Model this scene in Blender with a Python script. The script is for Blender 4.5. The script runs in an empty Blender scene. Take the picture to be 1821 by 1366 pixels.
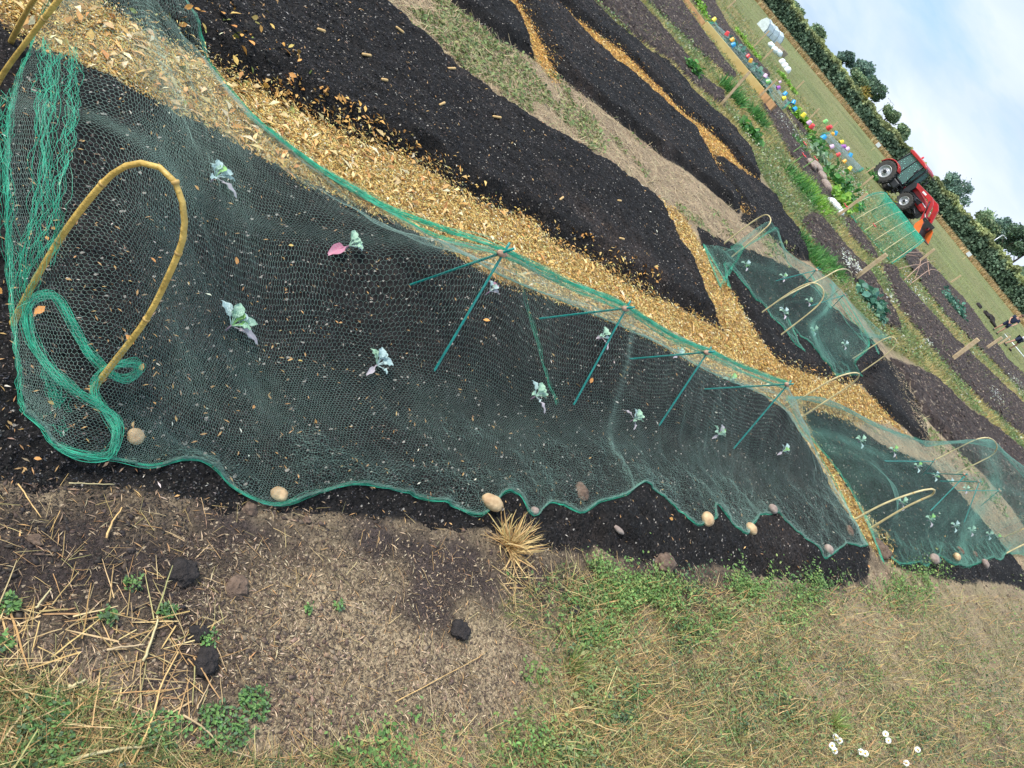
import bpy, math, random
import numpy as np
random.seed(7); RNG=np.random.default_rng(11)
S=bpy.context.scene; COL=S.collection
# ------------------------------------------------------------------ camera model
FPX=1350.; PH=math.radians(50.43); TH=math.radians(30.7); EYE=1.6
cp,sp=math.cos(PH),math.sin(PH); ct,st=math.cos(TH),math.sin(TH)
def gz(y):
    t=np.clip((np.asarray(y,float)-5)/47,0,1)
    return -.85*(.5*t*t*(3-2*t)+.5*t)
def ray(px,py):
    dx=np.asarray(px,float)-910.5; dy=np.asarray(py,float)-683.
    a=dx*cp+dy*sp; b=dx*sp-dy*cp
    return np.stack([a/FPX,ct+b/FPX*st,b/FPX*ct-st],-1)
def G(px,py,h=0.):
    d=ray(px,py); t=(EYE-h)/np.maximum(-d[...,2],.004)
    for _ in range(60): t=.5*t+.5*(EYE-h-gz(t*d[...,1]))/np.maximum(-d[...,2],.004)
    p=t[...,None]*d if d.ndim>1 else t*d
    p=p+np.array([0,0,EYE]); return p
def plane_hit(A,n,px,py):
    d=ray(px,py); o=np.array([0,0,EYE]); t=((A-o)@n)/(d@n); return o+t*d
def VP(A,B,px,py): return plane_hit(A,np.array([B[1]-A[1],A[0]-B[0],0.]),px,py)
def T(base,px,py): return plane_hit(base,np.array([base[0],base[1],0.])/math.hypot(base[0],base[1]),px,py)
def at_dist(px,py,D):
    d=ray(px,py); return d/math.hypot(d[0],d[1])*D+np.array([0,0,EYE])
cam=bpy.data.cameras.new('camera'); co=bpy.data.objects.new('camera',cam); COL.objects.link(co); S.camera=co
cam.sensor_width=36; cam.lens=FPX/1821*36; cam.clip_end=3000; cam.clip_start=.02
from mathutils import Matrix, Vector
R0=np.array([1,0,0.]);U0=np.array([0,st,ct]);Fw=np.array([0,ct,-st])
rx=cp*R0+sp*U0; ux=-sp*R0+cp*U0
M=Matrix.Identity(4)
for i in range(3): M[i][0]=rx[i];M[i][1]=ux[i];M[i][2]=-Fw[i]
M[2][3]=EYE; co.matrix_world=M
# ------------------------------------------------------------------ noise
def _h(ix,iy,s):
    n=(ix*374761393+iy*668265263+s*974711).astype(np.int64)&0x7fffffff
    n=((n^(n>>13))*1274126177)&0x7fffffff
    return ((n^(n>>16))&0xffff)/65535.
def vn(x,y,s=0):
    ix=np.floor(x).astype(np.int64); iy=np.floor(y).astype(np.int64); fx=x-ix; fy=y-iy
    fx=fx*fx*(3-2*fx); fy=fy*fy*(3-2*fy)
    return (_h(ix,iy,s)*(1-fx)+_h(ix+1,iy,s)*fx)*(1-fy)+(_h(ix,iy+1,s)*(1-fx)+_h(ix+1,iy+1,s)*fx)*fy
def fbm(x,y,f=1,o=4,s=0):
    r=0;a=.5;t=0
    for k in range(o): r=r+a*vn(x*f+17*k,y*f-9*k,s+k); t+=a; a*=.5; f*=2.03
    return r/t-.5
def sm(x): x=np.clip(x,0,1); return x*x*(3-2*x)
def poly_w(pts): return np.array([G(*p)[:2] for p in pts])
def sd(P,x,y):
    """signed distance, inside positive"""
    x=np.asarray(x,float);y=np.asarray(y,float)
    ins=np.zeros(x.shape,bool); dm=np.full(x.shape,1e18); n=len(P)
    for i in range(n):
        x0,y0=P[i];x1,y1=P[(i+1)%n]
        c=((y0>y)!=(y1>y))&(x<(x1-x0)*(y-y0)/((y1-y0) if y1!=y0 else 1e-12)+x0); ins^=c
        ex,ey=x1-x0,y1-y0; t=np.clip(((x-x0)*ex+(y-y0)*ey)/(ex*ex+ey*ey+1e-12),0,1)
        dm=np.minimum(dm,(x-x0-t*ex)**2+(y-y0-t*ey)**2)
    return np.where(ins,1,-1)*np.sqrt(dm)
def sdb(P,x,y,m):
    """sd but only evaluated near the polygon's box"""
    r=np.full(x.shape,-m*1.01); b=(x>P[:,0].min()-m)&(x<P[:,0].max()+m)&(y>P[:,1].min()-m)&(y<P[:,1].max()+m)
    if b.any(): r[b]=sd(P,x[b],y[b])
    return r
# ------------------------------------------------------------------ objects
def tag(o,label=None,cat=None,group=None,kind=None):
    if label: o['label']=label
    if cat: o['category']=cat
    if group: o['group']=group
    if kind: o['kind']=kind
    return o
def link(o,parent=None):
    COL.objects.link(o)
    if parent is not None: o.parent=parent
    return o
def empty(name,loc=(0,0,0),rz=0):
    o=bpy.data.objects.new(name,None); o.empty_display_size=.1; o.location=tuple(loc); o.rotation_euler=(0,0,rz); return link(o)
def big(name,V,Fq,mat,cols=None,parent=None,smooth=False,attrs=None):
    """V (n,3), Fq (m,3|4) numpy faces -> object"""
    me=bpy.data.meshes.new(name); V=np.ascontiguousarray(V,np.float32); Fq=np.ascontiguousarray(Fq,np.int32); k=Fq.shape[1]
    me.vertices.add(len(V)); me.vertices.foreach_set('co',V.ravel())
    me.loops.add(Fq.size); me.loops.foreach_set('vertex_index',Fq.ravel())
    me.polygons.add(len(Fq)); me.polygons.foreach_set('loop_start',np.arange(0,Fq.size,k,dtype=np.int32))
    if smooth: me.polygons.foreach_set('use_smooth',np.ones(len(Fq),bool))
    me.update(calc_edges=True)
    if cols is not None:
        a=me.attributes.new('Col','FLOAT_COLOR','POINT'); c=np.ones((len(V),4),np.float32); c[:,:3]=cols; a.data.foreach_set('color',c.ravel())
    for n,v in (attrs or {}).items():
        a=me.attributes.new(n,'FLOAT','POINT'); a.data.foreach_set('value',np.asarray(v,np.float32))
    me.materials.append(mat); return link(bpy.data.objects.new(name,me),parent)
class MB:
    def __init__(s): s.v=[];s.f=[];s.m=[]
    def add(s,V,Fs,mi=0):
        o=len(s.v); s.v+= [tuple(map(float,p)) for p in V]; s.f+=[tuple(i+o for i in f) for f in Fs]; s.m+=[mi]*len(Fs)
    def box(s,c,d,R=None,mi=0,tap=1.):
        x,y,z=[q/2 for q in d]; V=np.array([(sx*x*(tap if sz>0 else 1),sy*y*(tap if sz>0 else 1),sz*z) for sz in(-1,1) for sy in(-1,1) for sx in(-1,1)])
        if R is not None: V=V@np.array(R).T
        s.add(V+np.array(c),[(0,2,3,1),(4,5,7,6),(0,1,5,4),(2,6,7,3),(0,4,6,2),(1,3,7,5)],mi)
    def tube(s,P,r,n=8,mi=0,caps=True,flat=1.):
        P=[np.array(p,float) for p in P]; r=r if hasattr(r,'__len__') else [r]*len(P); V=[];prev=None
        for i,p in enumerate(P):
            t=P[min(i+1,len(P)-1)]-P[max(i-1,0)]; t=t/(np.linalg.norm(t)+1e-12)
            if prev is None: a=np.cross(t,[0,0,1.]); a=a if np.linalg.norm(a)>.1 else np.cross(t,[1.,0,0])
            else: a=prev-t*(prev@t)
            a=a/(np.linalg.norm(a)+1e-12); prev=a; b=np.cross(t,a)
            for k in range(n):
                w=2*math.pi*k/n; V.append(p+r[i]*(math.cos(w)*a+math.sin(w)*b*flat))
        Fs=[(i*n+k,i*n+(k+1)%n,(i+1)*n+(k+1)%n,(i+1)*n+k) for i in range(len(P)-1) for k in range(n)]
        if caps: Fs+=[tuple(range(n))[::-1],tuple((len(P)-1)*n+k for k in range(n))]
        s.add(V,Fs,mi)
    def lathe(s,prof,n=24,axis='y',c=(0,0,0),mi=0):
        V=[]
        for (r,h) in prof:
            for k in range(n):
                w=2*math.pi*k/n; q=(r*math.cos(w),h,r*math.sin(w)) if axis=='y' else (r*math.cos(w),r*math.sin(w),h); V.append(np.array(q)+np.array(c))
        s.add(V,[(i*n+k,i*n+(k+1)%n,(i+1)*n+(k+1)%n,(i+1)*n+k) for i in range(len(prof)-1) for k in range(n)],mi)
    def prism(s,pts,y0,y1,mi=0,M=None):
        """outline in xz extruded along y"""
        n=len(pts); V=[(x,y0,z) for x,z in pts]+[(x,y1,z) for x,z in pts]
        if M is not None: V=[M(np.array(v)) for v in V]
        s.add(V,[tuple(range(n)),tuple(range(2*n-1,n-1,-1))]+[(i,i+n,(i+1)%n+n,(i+1)%n) for i in range(n)],mi)
    def ball(s,c,r,mi=0,nz=.12,seed=0,sub=(10,14)):
        n1,n2=sub; V=[];sc=r if hasattr(r,'__len__') else (r,r,r)
        for i in range(n1+1):
            th=math.pi*i/n1
            for k in range(n2):
                ph=2*math.pi*k/n2; d=np.array((math.sin(th)*math.cos(ph),math.sin(th)*math.sin(ph),math.cos(th)))
                q=1+nz*2*float(fbm(np.array(d[0]*1.7+seed*3.1),np.array(d[1]*1.7+d[2]*1.3-seed),1,3,seed)) if nz else 1
                if nz>=.28: q+=nz*1.1*float(fbm(np.array(d[0]*7+d[2]*5+seed),np.array(d[1]*7-d[2]*4),1,3,seed+3))
                V.append(np.array(c)+d*np.array(sc)*q)
        s.add(V,[(i*n2+k,(i+1)*n2+k,(i+1)*n2+(k+1)%n2,i*n2+(k+1)%n2) for i in range(n1) for k in range(n2)],mi)
    def build(s,name,mats,parent=None,smooth=False,bevel=0):
        me=bpy.data.meshes.new(name); me.from_pydata(s.v,[],s.f)
        for m in (mats if isinstance(mats,(list,tuple)) else [mats]): me.materials.append(m)
        me.polygons.foreach_set('material_index',s.m)
        if smooth: me.polygons.foreach_set('use_smooth',[True]*len(s.f))
        me.update(); o=link(bpy.data.objects.new(name,me),parent)
        if bevel: b=o.modifiers.new('bevel','BEVEL'); b.width=bevel; b.segments=2; b.limit_method='ANGLE'
        return o
# ------------------------------------------------------------------ materials
def newmat(name):
    m=bpy.data.materials.new(name); m.use_nodes=True; nt=m.node_tree; return m,nt,nt.nodes['Principled BSDF']
def nd(nt,t,**k):
    n=nt.nodes.new(t)
    for a,b in k.items():
        if a in n.inputs: n.inputs[a].default_value=b
        else: setattr(n,a,b)
    return n
def mat(name,col,rough=.6,var=.15,scale=20.,bump=.0,bscale=None,metal=0.,spec=.5,coord='Object',col2=None,stretch=None):
    m,nt,p=newmat(name); L=nt.links
    tc=nd(nt,'ShaderNodeTexCoord'); vec=tc.outputs[coord]
    if stretch: mp=nd(nt,'ShaderNodeMapping'); mp.inputs['Scale'].default_value=stretch; L.new(vec,mp.inputs[0]); vec=mp.outputs[0]
    n=nd(nt,'ShaderNodeTexNoise',Scale=scale,Detail=5.); L.new(vec,n.inputs['Vector'])
    r=nd(nt,'ShaderNodeValToRGB'); c=np.array(col); c2=np.array(col2) if col2 else c*(1-var)
    r.color_ramp.elements[0].position=.35; r.color_ramp.elements[1].position=.65
    r.color_ramp.elements[0].color=(*c2,1); r.color_ramp.elements[1].color=(*(c if col2 else np.minimum(c*(1+var),1)),1)
    L.new(n.outputs[0],r.inputs[0]); L.new(r.outputs[0],p.inputs['Base Color'])
    p.inputs['Roughness'].default_value=rough; p.inputs['Metallic'].default_value=metal; p.inputs['Specular IOR Level'].default_value=spec
    if bump:
        n2=nd(nt,'ShaderNodeTexNoise',Scale=bscale or scale*3,Detail=6.); L.new(vec,n2.inputs['Vector'])
        b=nd(nt,'ShaderNodeBump',Strength=bump,Distance=.01); L.new(n2.outputs[0],b.inputs['Height']); L.new(b.outputs[0],p.inputs['Normal'])
    return m
def vcmat(name,rough=.7,spec=.3,trans=0.,vs=60.,va=.35):
    """colour from the mesh's own Col attribute, broken up with noise"""
    m,nt,p=newmat(name); L=nt.links
    a=nd(nt,'ShaderNodeAttribute',attribute_name='Col'); tc=nd(nt,'ShaderNodeTexCoord')
    n=nd(nt,'ShaderNodeTexNoise',Scale=vs,Detail=3.); L.new(tc.outputs['Object'],n.inputs['Vector'])
    mr=nd(nt,'ShaderNodeMapRange'); mr.inputs[1].default_value=.3; mr.inputs[2].default_value=.7; mr.inputs[3].default_value=1-va; mr.inputs[4].default_value=1+va
    L.new(n.outputs[0],mr.inputs[0]); v=nd(nt,'ShaderNodeVectorMath',operation='SCALE'); L.new(a.outputs['Color'],v.inputs[0]); L.new(mr.outputs[0],v.inputs['Scale'])
    L.new(v.outputs[0],p.inputs['Base Color']); p.inputs['Roughness'].default_value=rough; p.inputs['Specular IOR Level'].default_value=spec
    if trans:
        tr=nd(nt,'ShaderNodeBsdfTranslucent'); L.new(v.outputs[0],tr.inputs[0]); mx=nd(nt,'ShaderNodeMixShader'); mx.inputs[0].default_value=trans
        L.new(p.outputs[0],mx.inputs[1]); L.new(tr.outputs[0],mx.inputs[2]); L.new(mx.outputs[0],nt.nodes['Material Output'].inputs[0])
    return m
def soilmat(name,cell=130.,spk=(.5,.36,.2),spa=.985,bump=.7,rough=.85,spec=.25,cvar=.55,dist=.012):
    """earth: Col attribute x granular cells, pale flecks, grainy bump"""
    m,nt,p=newmat(name); L=nt.links
    a=nd(nt,'ShaderNodeAttribute',attribute_name='Col'); tc=nd(nt,'ShaderNodeTexCoord'); vec=tc.outputs['Object']
    mp=nd(nt,'ShaderNodeMapping'); mp.inputs['Rotation'].default_value=(0,0,.7); mp.inputs['Scale'].default_value=(1,.55,1); L.new(vec,mp.inputs[0])
    v1=nd(nt,'ShaderNodeTexVoronoi',Scale=cell); L.new(mp.outputs[0],v1.inputs['Vector'])
    sx=nd(nt,'ShaderNodeSeparateColor'); L.new(v1.outputs['Color'],sx.inputs[0])
    mr=nd(nt,'ShaderNodeMapRange'); mr.inputs[3].default_value=1-cvar; mr.inputs[4].default_value=1+cvar; L.new(sx.outputs[0],mr.inputs[0])
    n=nd(nt,'ShaderNodeTexNoise',Scale=9.,Detail=7.,Roughness=.65); L.new(vec,n.inputs['Vector'])
    mr2=nd(nt,'ShaderNodeMapRange'); mr2.inputs[1].default_value=.3; mr2.inputs[2].default_value=.7; mr2.inputs[3].default_value=.65; mr2.inputs[4].default_value=1.35; L.new(n.outputs[0],mr2.inputs[0])
    mm=nd(nt,'ShaderNodeMath',operation='MULTIPLY'); L.new(mr.outputs[0],mm.inputs[0]); L.new(mr2.outputs[0],mm.inputs[1])
    sc=nd(nt,'ShaderNodeVectorMath',operation='SCALE'); L.new(a.outputs['Color'],sc.inputs[0]); L.new(mm.outputs[0],sc.inputs['Scale'])
    gt=nd(nt,'ShaderNodeMath',operation='GREATER_THAN'); gt.inputs[1].default_value=spa; L.new(sx.outputs[1],gt.inputs[0])
    mx=nd(nt,'ShaderNodeMix',data_type='RGBA'); L.new(gt.outputs[0],mx.inputs[0]); L.new(sc.outputs[0],mx.inputs[6]); mx.inputs[7].default_value=(*spk,1)
    L.new(mx.outputs[2],p.inputs['Base Color']); p.inputs['Roughness'].default_value=rough; p.inputs['Specular IOR Level'].default_value=spec
    n3=nd(nt,'ShaderNodeTexNoise',Scale=70.,Detail=6.,Roughness=.7); L.new(vec,n3.inputs['Vector'])
    ad=nd(nt,'ShaderNodeMath',operation='MULTIPLY_ADD'); L.new(sx.outputs[2],ad.inputs[0]); ad.inputs[1].default_value=.5; L.new(n3.outputs[0],ad.inputs[2])
    b=nd(nt,'ShaderNodeBump',Strength=bump,Distance=dist); L.new(ad.outputs[0],b.inputs['Height']); L.new(b.outputs[0],p.inputs['Normal'])
    return m
M_ground=soilmat('earth',cell=240.,spk=(.5,.38,.25),spa=.975,bump=1.,cvar=.45)
M_comp=soilmat('compost',cell=170.,spk=(.45,.4,.34),spa=.992,bump=1.,rough=.85,spec=.22,cvar=.85,dist=.018)
M_brown=soilmat('tilled_soil',cell=28.,spk=(.3,.24,.18),spa=.97,bump=1.,cvar=.5,dist=.05)
M_bits=vcmat('plant_bits',.65,.35,0,80,.2)
M_comb=vcmat('compost_bits',.75,.25,0,80,.25)
M_leaf=vcmat('leafage',.55,.35,.25,25,.3)
M_far=vcmat('far_leafage',.6,.25,.2,.5,.35)
M_cane=mat('bamboo',(.74,.5,.13),.42,.25,22,.6,70,col2=(.5,.33,.08))
M_canep=mat('pale_bamboo',(.6,.5,.26),.45,.2,14,.2,60)
M_node=mat('bamboo_node',(.5,.32,.1),.6,.2,60)
M_wood=mat('stake_wood',(.66,.5,.3),.7,.22,18,.3,40,col2=(.5,.35,.19))
M_plank=mat('plank_wood',(.88,.66,.27),.6,.2,3,.2,30,col2=(.78,.54,.2))
M_plank2=mat('weathered_plank',(.42,.24,.11),.7,.2,6,.2,30)
M_rod=mat('green_rod',(.005,.24,.21),.35,.15,30)
M_clip=mat('rod_joint',(.5,.3,.2),.6,.2,60)
M_net2=mat('netting_teal',(.17,.37,.29),.5,.2,6,spec=.4)
M_net=mat('netting_green',(.27,.42,.35),.45,.2,6,spec=.6)
M_netd=mat('netting_hem',(.04,.42,.25),.45,.25,30,spec=.5)
M_stone=mat('stone_tan',(.68,.5,.28),.6,.2,22,.5,60,col2=(.42,.26,.13))
M_stoneg=mat('stone_grey',(.4,.32,.26),.7,.2,30,.4,60,col2=(.25,.18,.15))
M_clod=mat('clod_soil',(.2,.135,.095),.9,.25,50,1.,90,col2=(.1,.065,.045))
M_clodd=mat('clod_dark',(.035,.027,.024),.8,.25,70,1.,120,col2=(.015,.011,.01))
M_white=mat('white_plastic',(.8,.82,.82),.4,.05,10)
M_peg=mat('peg_wood',(.7,.45,.18),.6,.2,50,.2)
M_red=mat('tractor_red',(.55,.025,.03),.35,.12,2.5,col2=(.36,.03,.03))
M_black=mat('black_plastic',(.02,.022,.026),.45,.2,6)
M_orange=mat('bucket_orange',(.8,.17,.03),.45,.12,4)
M_silver=mat('rim_silver',(.55,.56,.58),.35,.06,5,metal=.4)
M_tyre=mat('tyre_rubber',(.035,.034,.033),.8,.25,5,.3,20,col2=(.06,.055,.05))
M_grey=mat('grey_metal',(.22,.23,.25),.4,.1,5,metal=.5)
M_glass,_nt,_p=newmat('cab_glass'); _p.inputs['Base Color'].default_value=(.3,.5,.47,1); _p.inputs['Roughness'].default_value=.05; _p.inputs['Transmission Weight'].default_value=.7; _p.inputs['IOR'].default_value=1.03
_n=nd(_nt,'ShaderNodeTexNoise',Scale=3.); _r=nd(_nt,'ShaderNodeMapRange'); _r.inputs[3].default_value=.03; _r.inputs[4].default_value=.15; _nt.links.new(_n.outputs[0],_r.inputs[0]); _nt.links.new(_r.outputs[0],_p.inputs['Roughness'])
M_skin=mat('skin',(.55,.3,.21),.55,.08,12)
M_navy=mat('navy_cloth',(.012,.02,.055),.8,.25,20,.2)
M_wcloth=mat('white_cloth',(.72,.72,.75),.8,.08,12,.2)
M_hair=mat('hair',(.12,.07,.045),.7,.3,40)
M_bark=mat('bark',(.12,.09,.065),.9,.3,6,.5)
M_shoe=mat('shoe',(.02,.02,.02),.6,.2,20)
# ------------------------------------------------------------------ light, sky
w=bpy.data.worlds.new('World'); S.world=w; w.use_nodes=True; nt=w.node_tree; L=nt.links; bg=nt.nodes['Background']
SUN_EL,SUN_AZ=math.radians(50),math.radians(245)
sk=nd(nt,'ShaderNodeTexSky',sky_type='NISHITA'); sk.sun_disc=False; sk.sun_elevation=SUN_EL; sk.sun_rotation=SUN_AZ; sk.air_density=1.; sk.dust_density=1.5
tc=nd(nt,'ShaderNodeTexCoord'); mp=nd(nt,'ShaderNodeMapping'); mp.inputs['Scale'].default_value=(1.1,1.3,3.6); mp.inputs['Location'].default_value=(.45,.2,.35); mp.inputs['Rotation'].default_value=(0,.22,0); L.new(tc.outputs['Generated'],mp.inputs[0])
n1=nd(nt,'ShaderNodeTexNoise',Scale=2.3,Detail=7.,Roughness=.55,Distortion=.6); L.new(mp.outputs[0],n1.inputs['Vector'])
rp=nd(nt,'ShaderNodeValToRGB'); rp.color_ramp.elements[0].position=.37; rp.color_ramp.elements[1].position=.58; rp.color_ramp.elements[0].color=(.2,.2,.2,1)
L.new(n1.outputs[0],rp.inputs[0])
n2=nd(nt,'ShaderNodeTexNoise',Scale=2.6,Detail=6.); L.new(mp.outputs[0],n2.inputs['Vector'])
r2=nd(nt,'ShaderNodeValToRGB'); r2.color_ramp.elements[0].position=.35; r2.color_ramp.elements[1].position=.7; r2.color_ramp.elements[0].color=(4.7,5.9,8.1,1); r2.color_ramp.elements[1].color=(7.6,8.1,8.9,1)
L.new(n2.outputs[0],r2.inputs[0])
hs=nd(nt,'ShaderNodeMix',data_type='RGBA'); hs.inputs[0].default_value=.55; L.new(sk.outputs[0],hs.inputs[6]); hs.inputs[7].default_value=(2.7,6.0,8.7,1)
mx=nd(nt,'ShaderNodeMix',data_type='RGBA'); L.new(rp.outputs[0],mx.inputs[0]); L.new(hs.outputs[2],mx.inputs[6]); L.new(r2.outputs[0],mx.inputs[7]); L.new(mx.outputs[2],bg.inputs[0]); bg.inputs[1].default_value=.1
sl=bpy.data.lights.new('sun','SUN'); sl.energy=3.2; sl.angle=math.radians(12); sl.color=(1,.95,.88); so=bpy.data.objects.new('sun',sl); link(so)
sdir=Vector((math.sin(SUN_AZ)*math.cos(SUN_EL),math.cos(SUN_AZ)*math.cos(SUN_EL),math.sin(SUN_EL))); so.rotation_euler=sdir.to_track_quat('Z','Y').to_euler()
S.view_settings.view_transform='Standard'; S.view_settings.look='None'; S.view_settings.exposure=.47; S.view_settings.gamma=1
S.cycles.max_bounces=6; S.cycles.diffuse_bounces=3; S.cycles.use_denoising=True
# ------------------------------------------------------------------ plan, traced as outlines and laid on the ground
C_TAN=np.array((.36,.27,.165)); C_BLK=np.array((.0155,.0135,.0125)); C_BRN=np.array((.075,.055,.048)); C_STR=np.array((.4,.24,.08)); C_GRN=np.array((.13,.16,.05)); C_YEL=np.array((.27,.22,.08))
PA=[(69,77),(215,140),(384,231),(500,304),(600,345),(700,390),(892,498),(1085,567),(1258,656),(1380,716),(1400,735),(1460,840),(1500,905),(1548,985),(1545,1030),(1500,1040),(1400,1035),(1300,1010),(1200,1010),(1080,985),(980,985),(880,945),(760,935),(640,915),(540,915),(430,905),(200,870),(0,860),(-300,880),(-600,700),(-500,300),(-150,40),(0,40)]
PA2=[(1425,722),(1470,735),(1513,750),(1568,790),(1661,832),(1716,895),(1760,945),(1821,1021),(1850,1060),(1780,1035),(1700,1035),(1640,1020),(1590,1005),(1555,960),(1541,920),(1499,854),(1440,775)]
PB=[(600,-90),(658,-5),(727,54),(792,108),(869,165),(927,208),(985,242),(1042,269),(1100,311),(1146,340),(1177,375),(1200,419),(1235,480),(1262,545),(1290,590),(1230,560),(1158,525),(1100,497),(1061,470),(985,434),(946,396),(846,362),(765,305),(677,262),(600,238),(500,185),(420,150),(330,100),(270,72),(200,30),(130,-15),(0,-130),(100,-350),(400,-350)]
PC1=[(700,-90),(796,0),(846,38),(885,73),(935,98),(952,110),(946,88),(927,46),(896,0),(840,-80)]
PC2=[(860,-80),(919,0),(942,38),(969,88),(985,131),(1015,156),(1062,187),(1131,240),(1177,278),(1231,310),(1300,371),(1312,381),(1318,372),(1292,335),(1262,285),(1231,231),(1177,185),(1138,146),(1081,104),(1023,50),(973,-2),(910,-70)]
PC3=[(930,-70),(990,0),(1035,44),(1100,86),(1138,124),(1165,148),(1212,198),(1251,227),(1290,260),(1313,290),(1345,322),(1353,322),(1340,285),(1326,264),(1287,217),(1231,167),(1188,115),(1138,83),(1077,34),(1046,0),(990,-60)]
PC4=[(1267,273),(1303,297),(1353,331),(1376,352),(1399,395),(1432,435),(1440,465),(1419,461),(1390,440),(1369,421),(1316,393),(1322,378),(1310,356),(1287,327)]
PD=[(1238,400),(1262,420),(1300,432),(1350,452),(1400,472),(1440,500),(1470,540),(1500,562),(1540,598),(1575,640),(1560,660),(1535,680),(1531,684),(1500,682),(1468,673),(1420,660),(1386,646),(1346,597),(1325,560),(1280,488),(1246,436)]
PE=[(1545,640),(1575,636),(1600,668),(1625,715),(1640,745),(1655,788),(1640,795),(1613,766),(1580,740),(1550,706),(1531,684)]
PBR=[(1583,637),(1620,650),(1660,670),(1700,712),(1760,755),(1821,805),(1980,920),(1980,1080),(1870,1010),(1800,905),(1750,845),(1700,800),(1665,765),(1640,735),(1610,690)]
P1=[(980,-80),(1056,0),(1120,60),(1180,105),(1240,155),(1268,180),(1290,190),(1288,165),(1254,142),(1200,75),(1133,0),(1060,-80)]
P2=[(1085,-80),(1148,0),(1200,50),(1250,100),(1300,142),(1310,135),(1280,100),(1245,50),(1208,0),(1140,-70)]
P3=[(1160,-70),(1228,0),(1262,40),(1300,83),(1340,125),(1365,143),(1370,132),(1330,92),(1297,50),(1270,0),(1215,-70)]
P4=[(1352,183),(1372,178),(1400,213),(1425,250),(1447,290),(1475,335),(1482,352),(1466,356),(1430,312),(1400,270),(1375,225)]
P5=[(1388,170),(1400,175),(1425,215),(1440,245),(1425,240),(1402,205)]
P6=[(1422,392),(1445,375),(1478,415),(1510,448),(1538,475),(1582,540),(1602,590),(1575,580),(1540,522),(1498,488),(1450,440)]
P7=[(1565,468),(1590,472),(1604,505),(1640,543),(1680,588),(1730,636),(1781,683),(1850,750),(1850,800),(1750,720),(1690,660),(1640,600),(1592,540)]
P8=[(1498,384),(1512,388),(1545,433),(1562,462),(1545,455),(1510,420)]
P9=[(1600,452),(1625,440),(1680,498),(1712,530),(1742,570),(1790,638),(1850,690),(1850,725),(1780,660),(1720,600),(1680,560),(1640,510)]
STRAW1=[(-200,-120),(0,20),(69,77),(215,140),(384,231),(500,304),(700,390),(892,498),(1085,567),(1258,656),(1380,716),(1460,840),(1548,975),(1590,1000),(1541,920),(1440,775),(1425,722),(1513,750),(1583,752),(1618,780),(1600,760),(1550,706),(1525,684),(1468,673),(1386,646),(1346,597),(1325,560),(1280,488),(1240,430),(1215,385),(1154,346),(1142,332),(1177,375),(1200,419),(1262,545),(1290,590),(1158,525),(1061,470),(985,434),(946,396),(846,362),(765,305),(677,262),(600,238),(500,185),(420,150),(330,100),(270,72),(200,30),(130,-15),(0,-130),(-100,-160)]
STRAW3=[(850,-90),(896,0),(927,46),(946,88),(950,108),(985,146),(990,140),(969,88),(942,38),(919,0),(880,-80)]
STRAW4=[(910,-80),(973,-2),(1023,50),(1081,104),(1138,146),(1177,185),(1231,231),(1262,285),(1292,335),(1322,382),(1326,376),(1306,350),(1287,327),(1267,273),(1303,297),(1353,331),(1345,320),(1313,290),(1290,260),(1251,227),(1212,198),(1165,150),(1138,122),(1100,86),(1035,44),(985,0),(930,-80)]
DRY2=[(560,-120),(658,-5),(727,54),(869,165),(985,242),(1100,311),(1146,338),(1215,385),(1262,420),(1350,452),(1440,500),(1500,562),(1575,640),(1640,745),(1700,800),(1821,930),(1950,1100),(1850,1060),(1716,895),(1640,800),(1560,620),(1438,470),(1370,422),(1300,371),(1177,278),(1062,187),(985,131),(885,73),(796,0),(700,-90)]
MID=[(960,-80),(1046,-2),(1138,80),(1231,163),(1290,215),(1326,262),(1360,320),(1400,390),(1440,462),(1500,520),(1570,610),(1640,655),(1700,705),(1821,800),(2100,1000),(2100,900),(1821,680),(1760,600),(1700,520),(1640,440),(1560,350),(1530,300),(1490,240),(1405,150),(1370,100),(1303,0),(1230,-80)]
FIELD=[(1230,-80),(1303,0),(1370,100),(1405,150),(1490,240),(1530,300),(1560,350),(1640,440),(1700,520),(1760,600),(1821,680),(2100,960),(2090,900),(1821,576),(1715,452),(1550,247),(1452,128),(1352,8),(1300,-60)]
GRASSN=[(1000,1000),(1200,1030),(1400,1050),(1560,1045),(1620,1010),(1850,1065),(2300,1400),(2300,1800),(600,1800),(-300,1700),(-300,1180),(0,1190),(180,1230),(330,1340),(500,1350),(700,1300),(900,1290),(960,1180),(880,1080)]
DARKN=[(-500,850),(0,850),(200,870),(430,900),(640,915),(880,945),(1080,985),(1300,1010),(1400,1035),(1545,1035),(1400,1060),(1200,1060),(1060,1070),(960,1080),(880,1030),(800,1060),(740,1090),(700,1010),(560,990),(470,1010),(430,1070),(440,1200),(400,1290),(300,1290),(240,1180),(0,1170),(-300,1200)]
W={k:poly_w(v) for k,v in dict(PA=PA,PA2=PA2,PB=PB,PC1=PC1,PC2=PC2,PC3=PC3,PC4=PC4,PD=PD,PE=PE,PBR=PBR,P1=P1,P2=P2,P3=P3,P4=P4,P5=P5,P6=P6,P7=P7,P8=P8,P9=P9,STRAW1=STRAW1,STRAW3=STRAW3,STRAW4=STRAW4,DRY2=DRY2,MID=MID,FIELD=FIELD,GRASSN=GRASSN,DARKN=DARKN).items()}
def micro(x,y):
    d=np.hypot(x,y); k=np.clip(1.6-d/14,0.15,1)
    return (.020*fbm(x,y,2.2,5,3)+.012*fbm(x,y,14,3,9))*k
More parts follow.
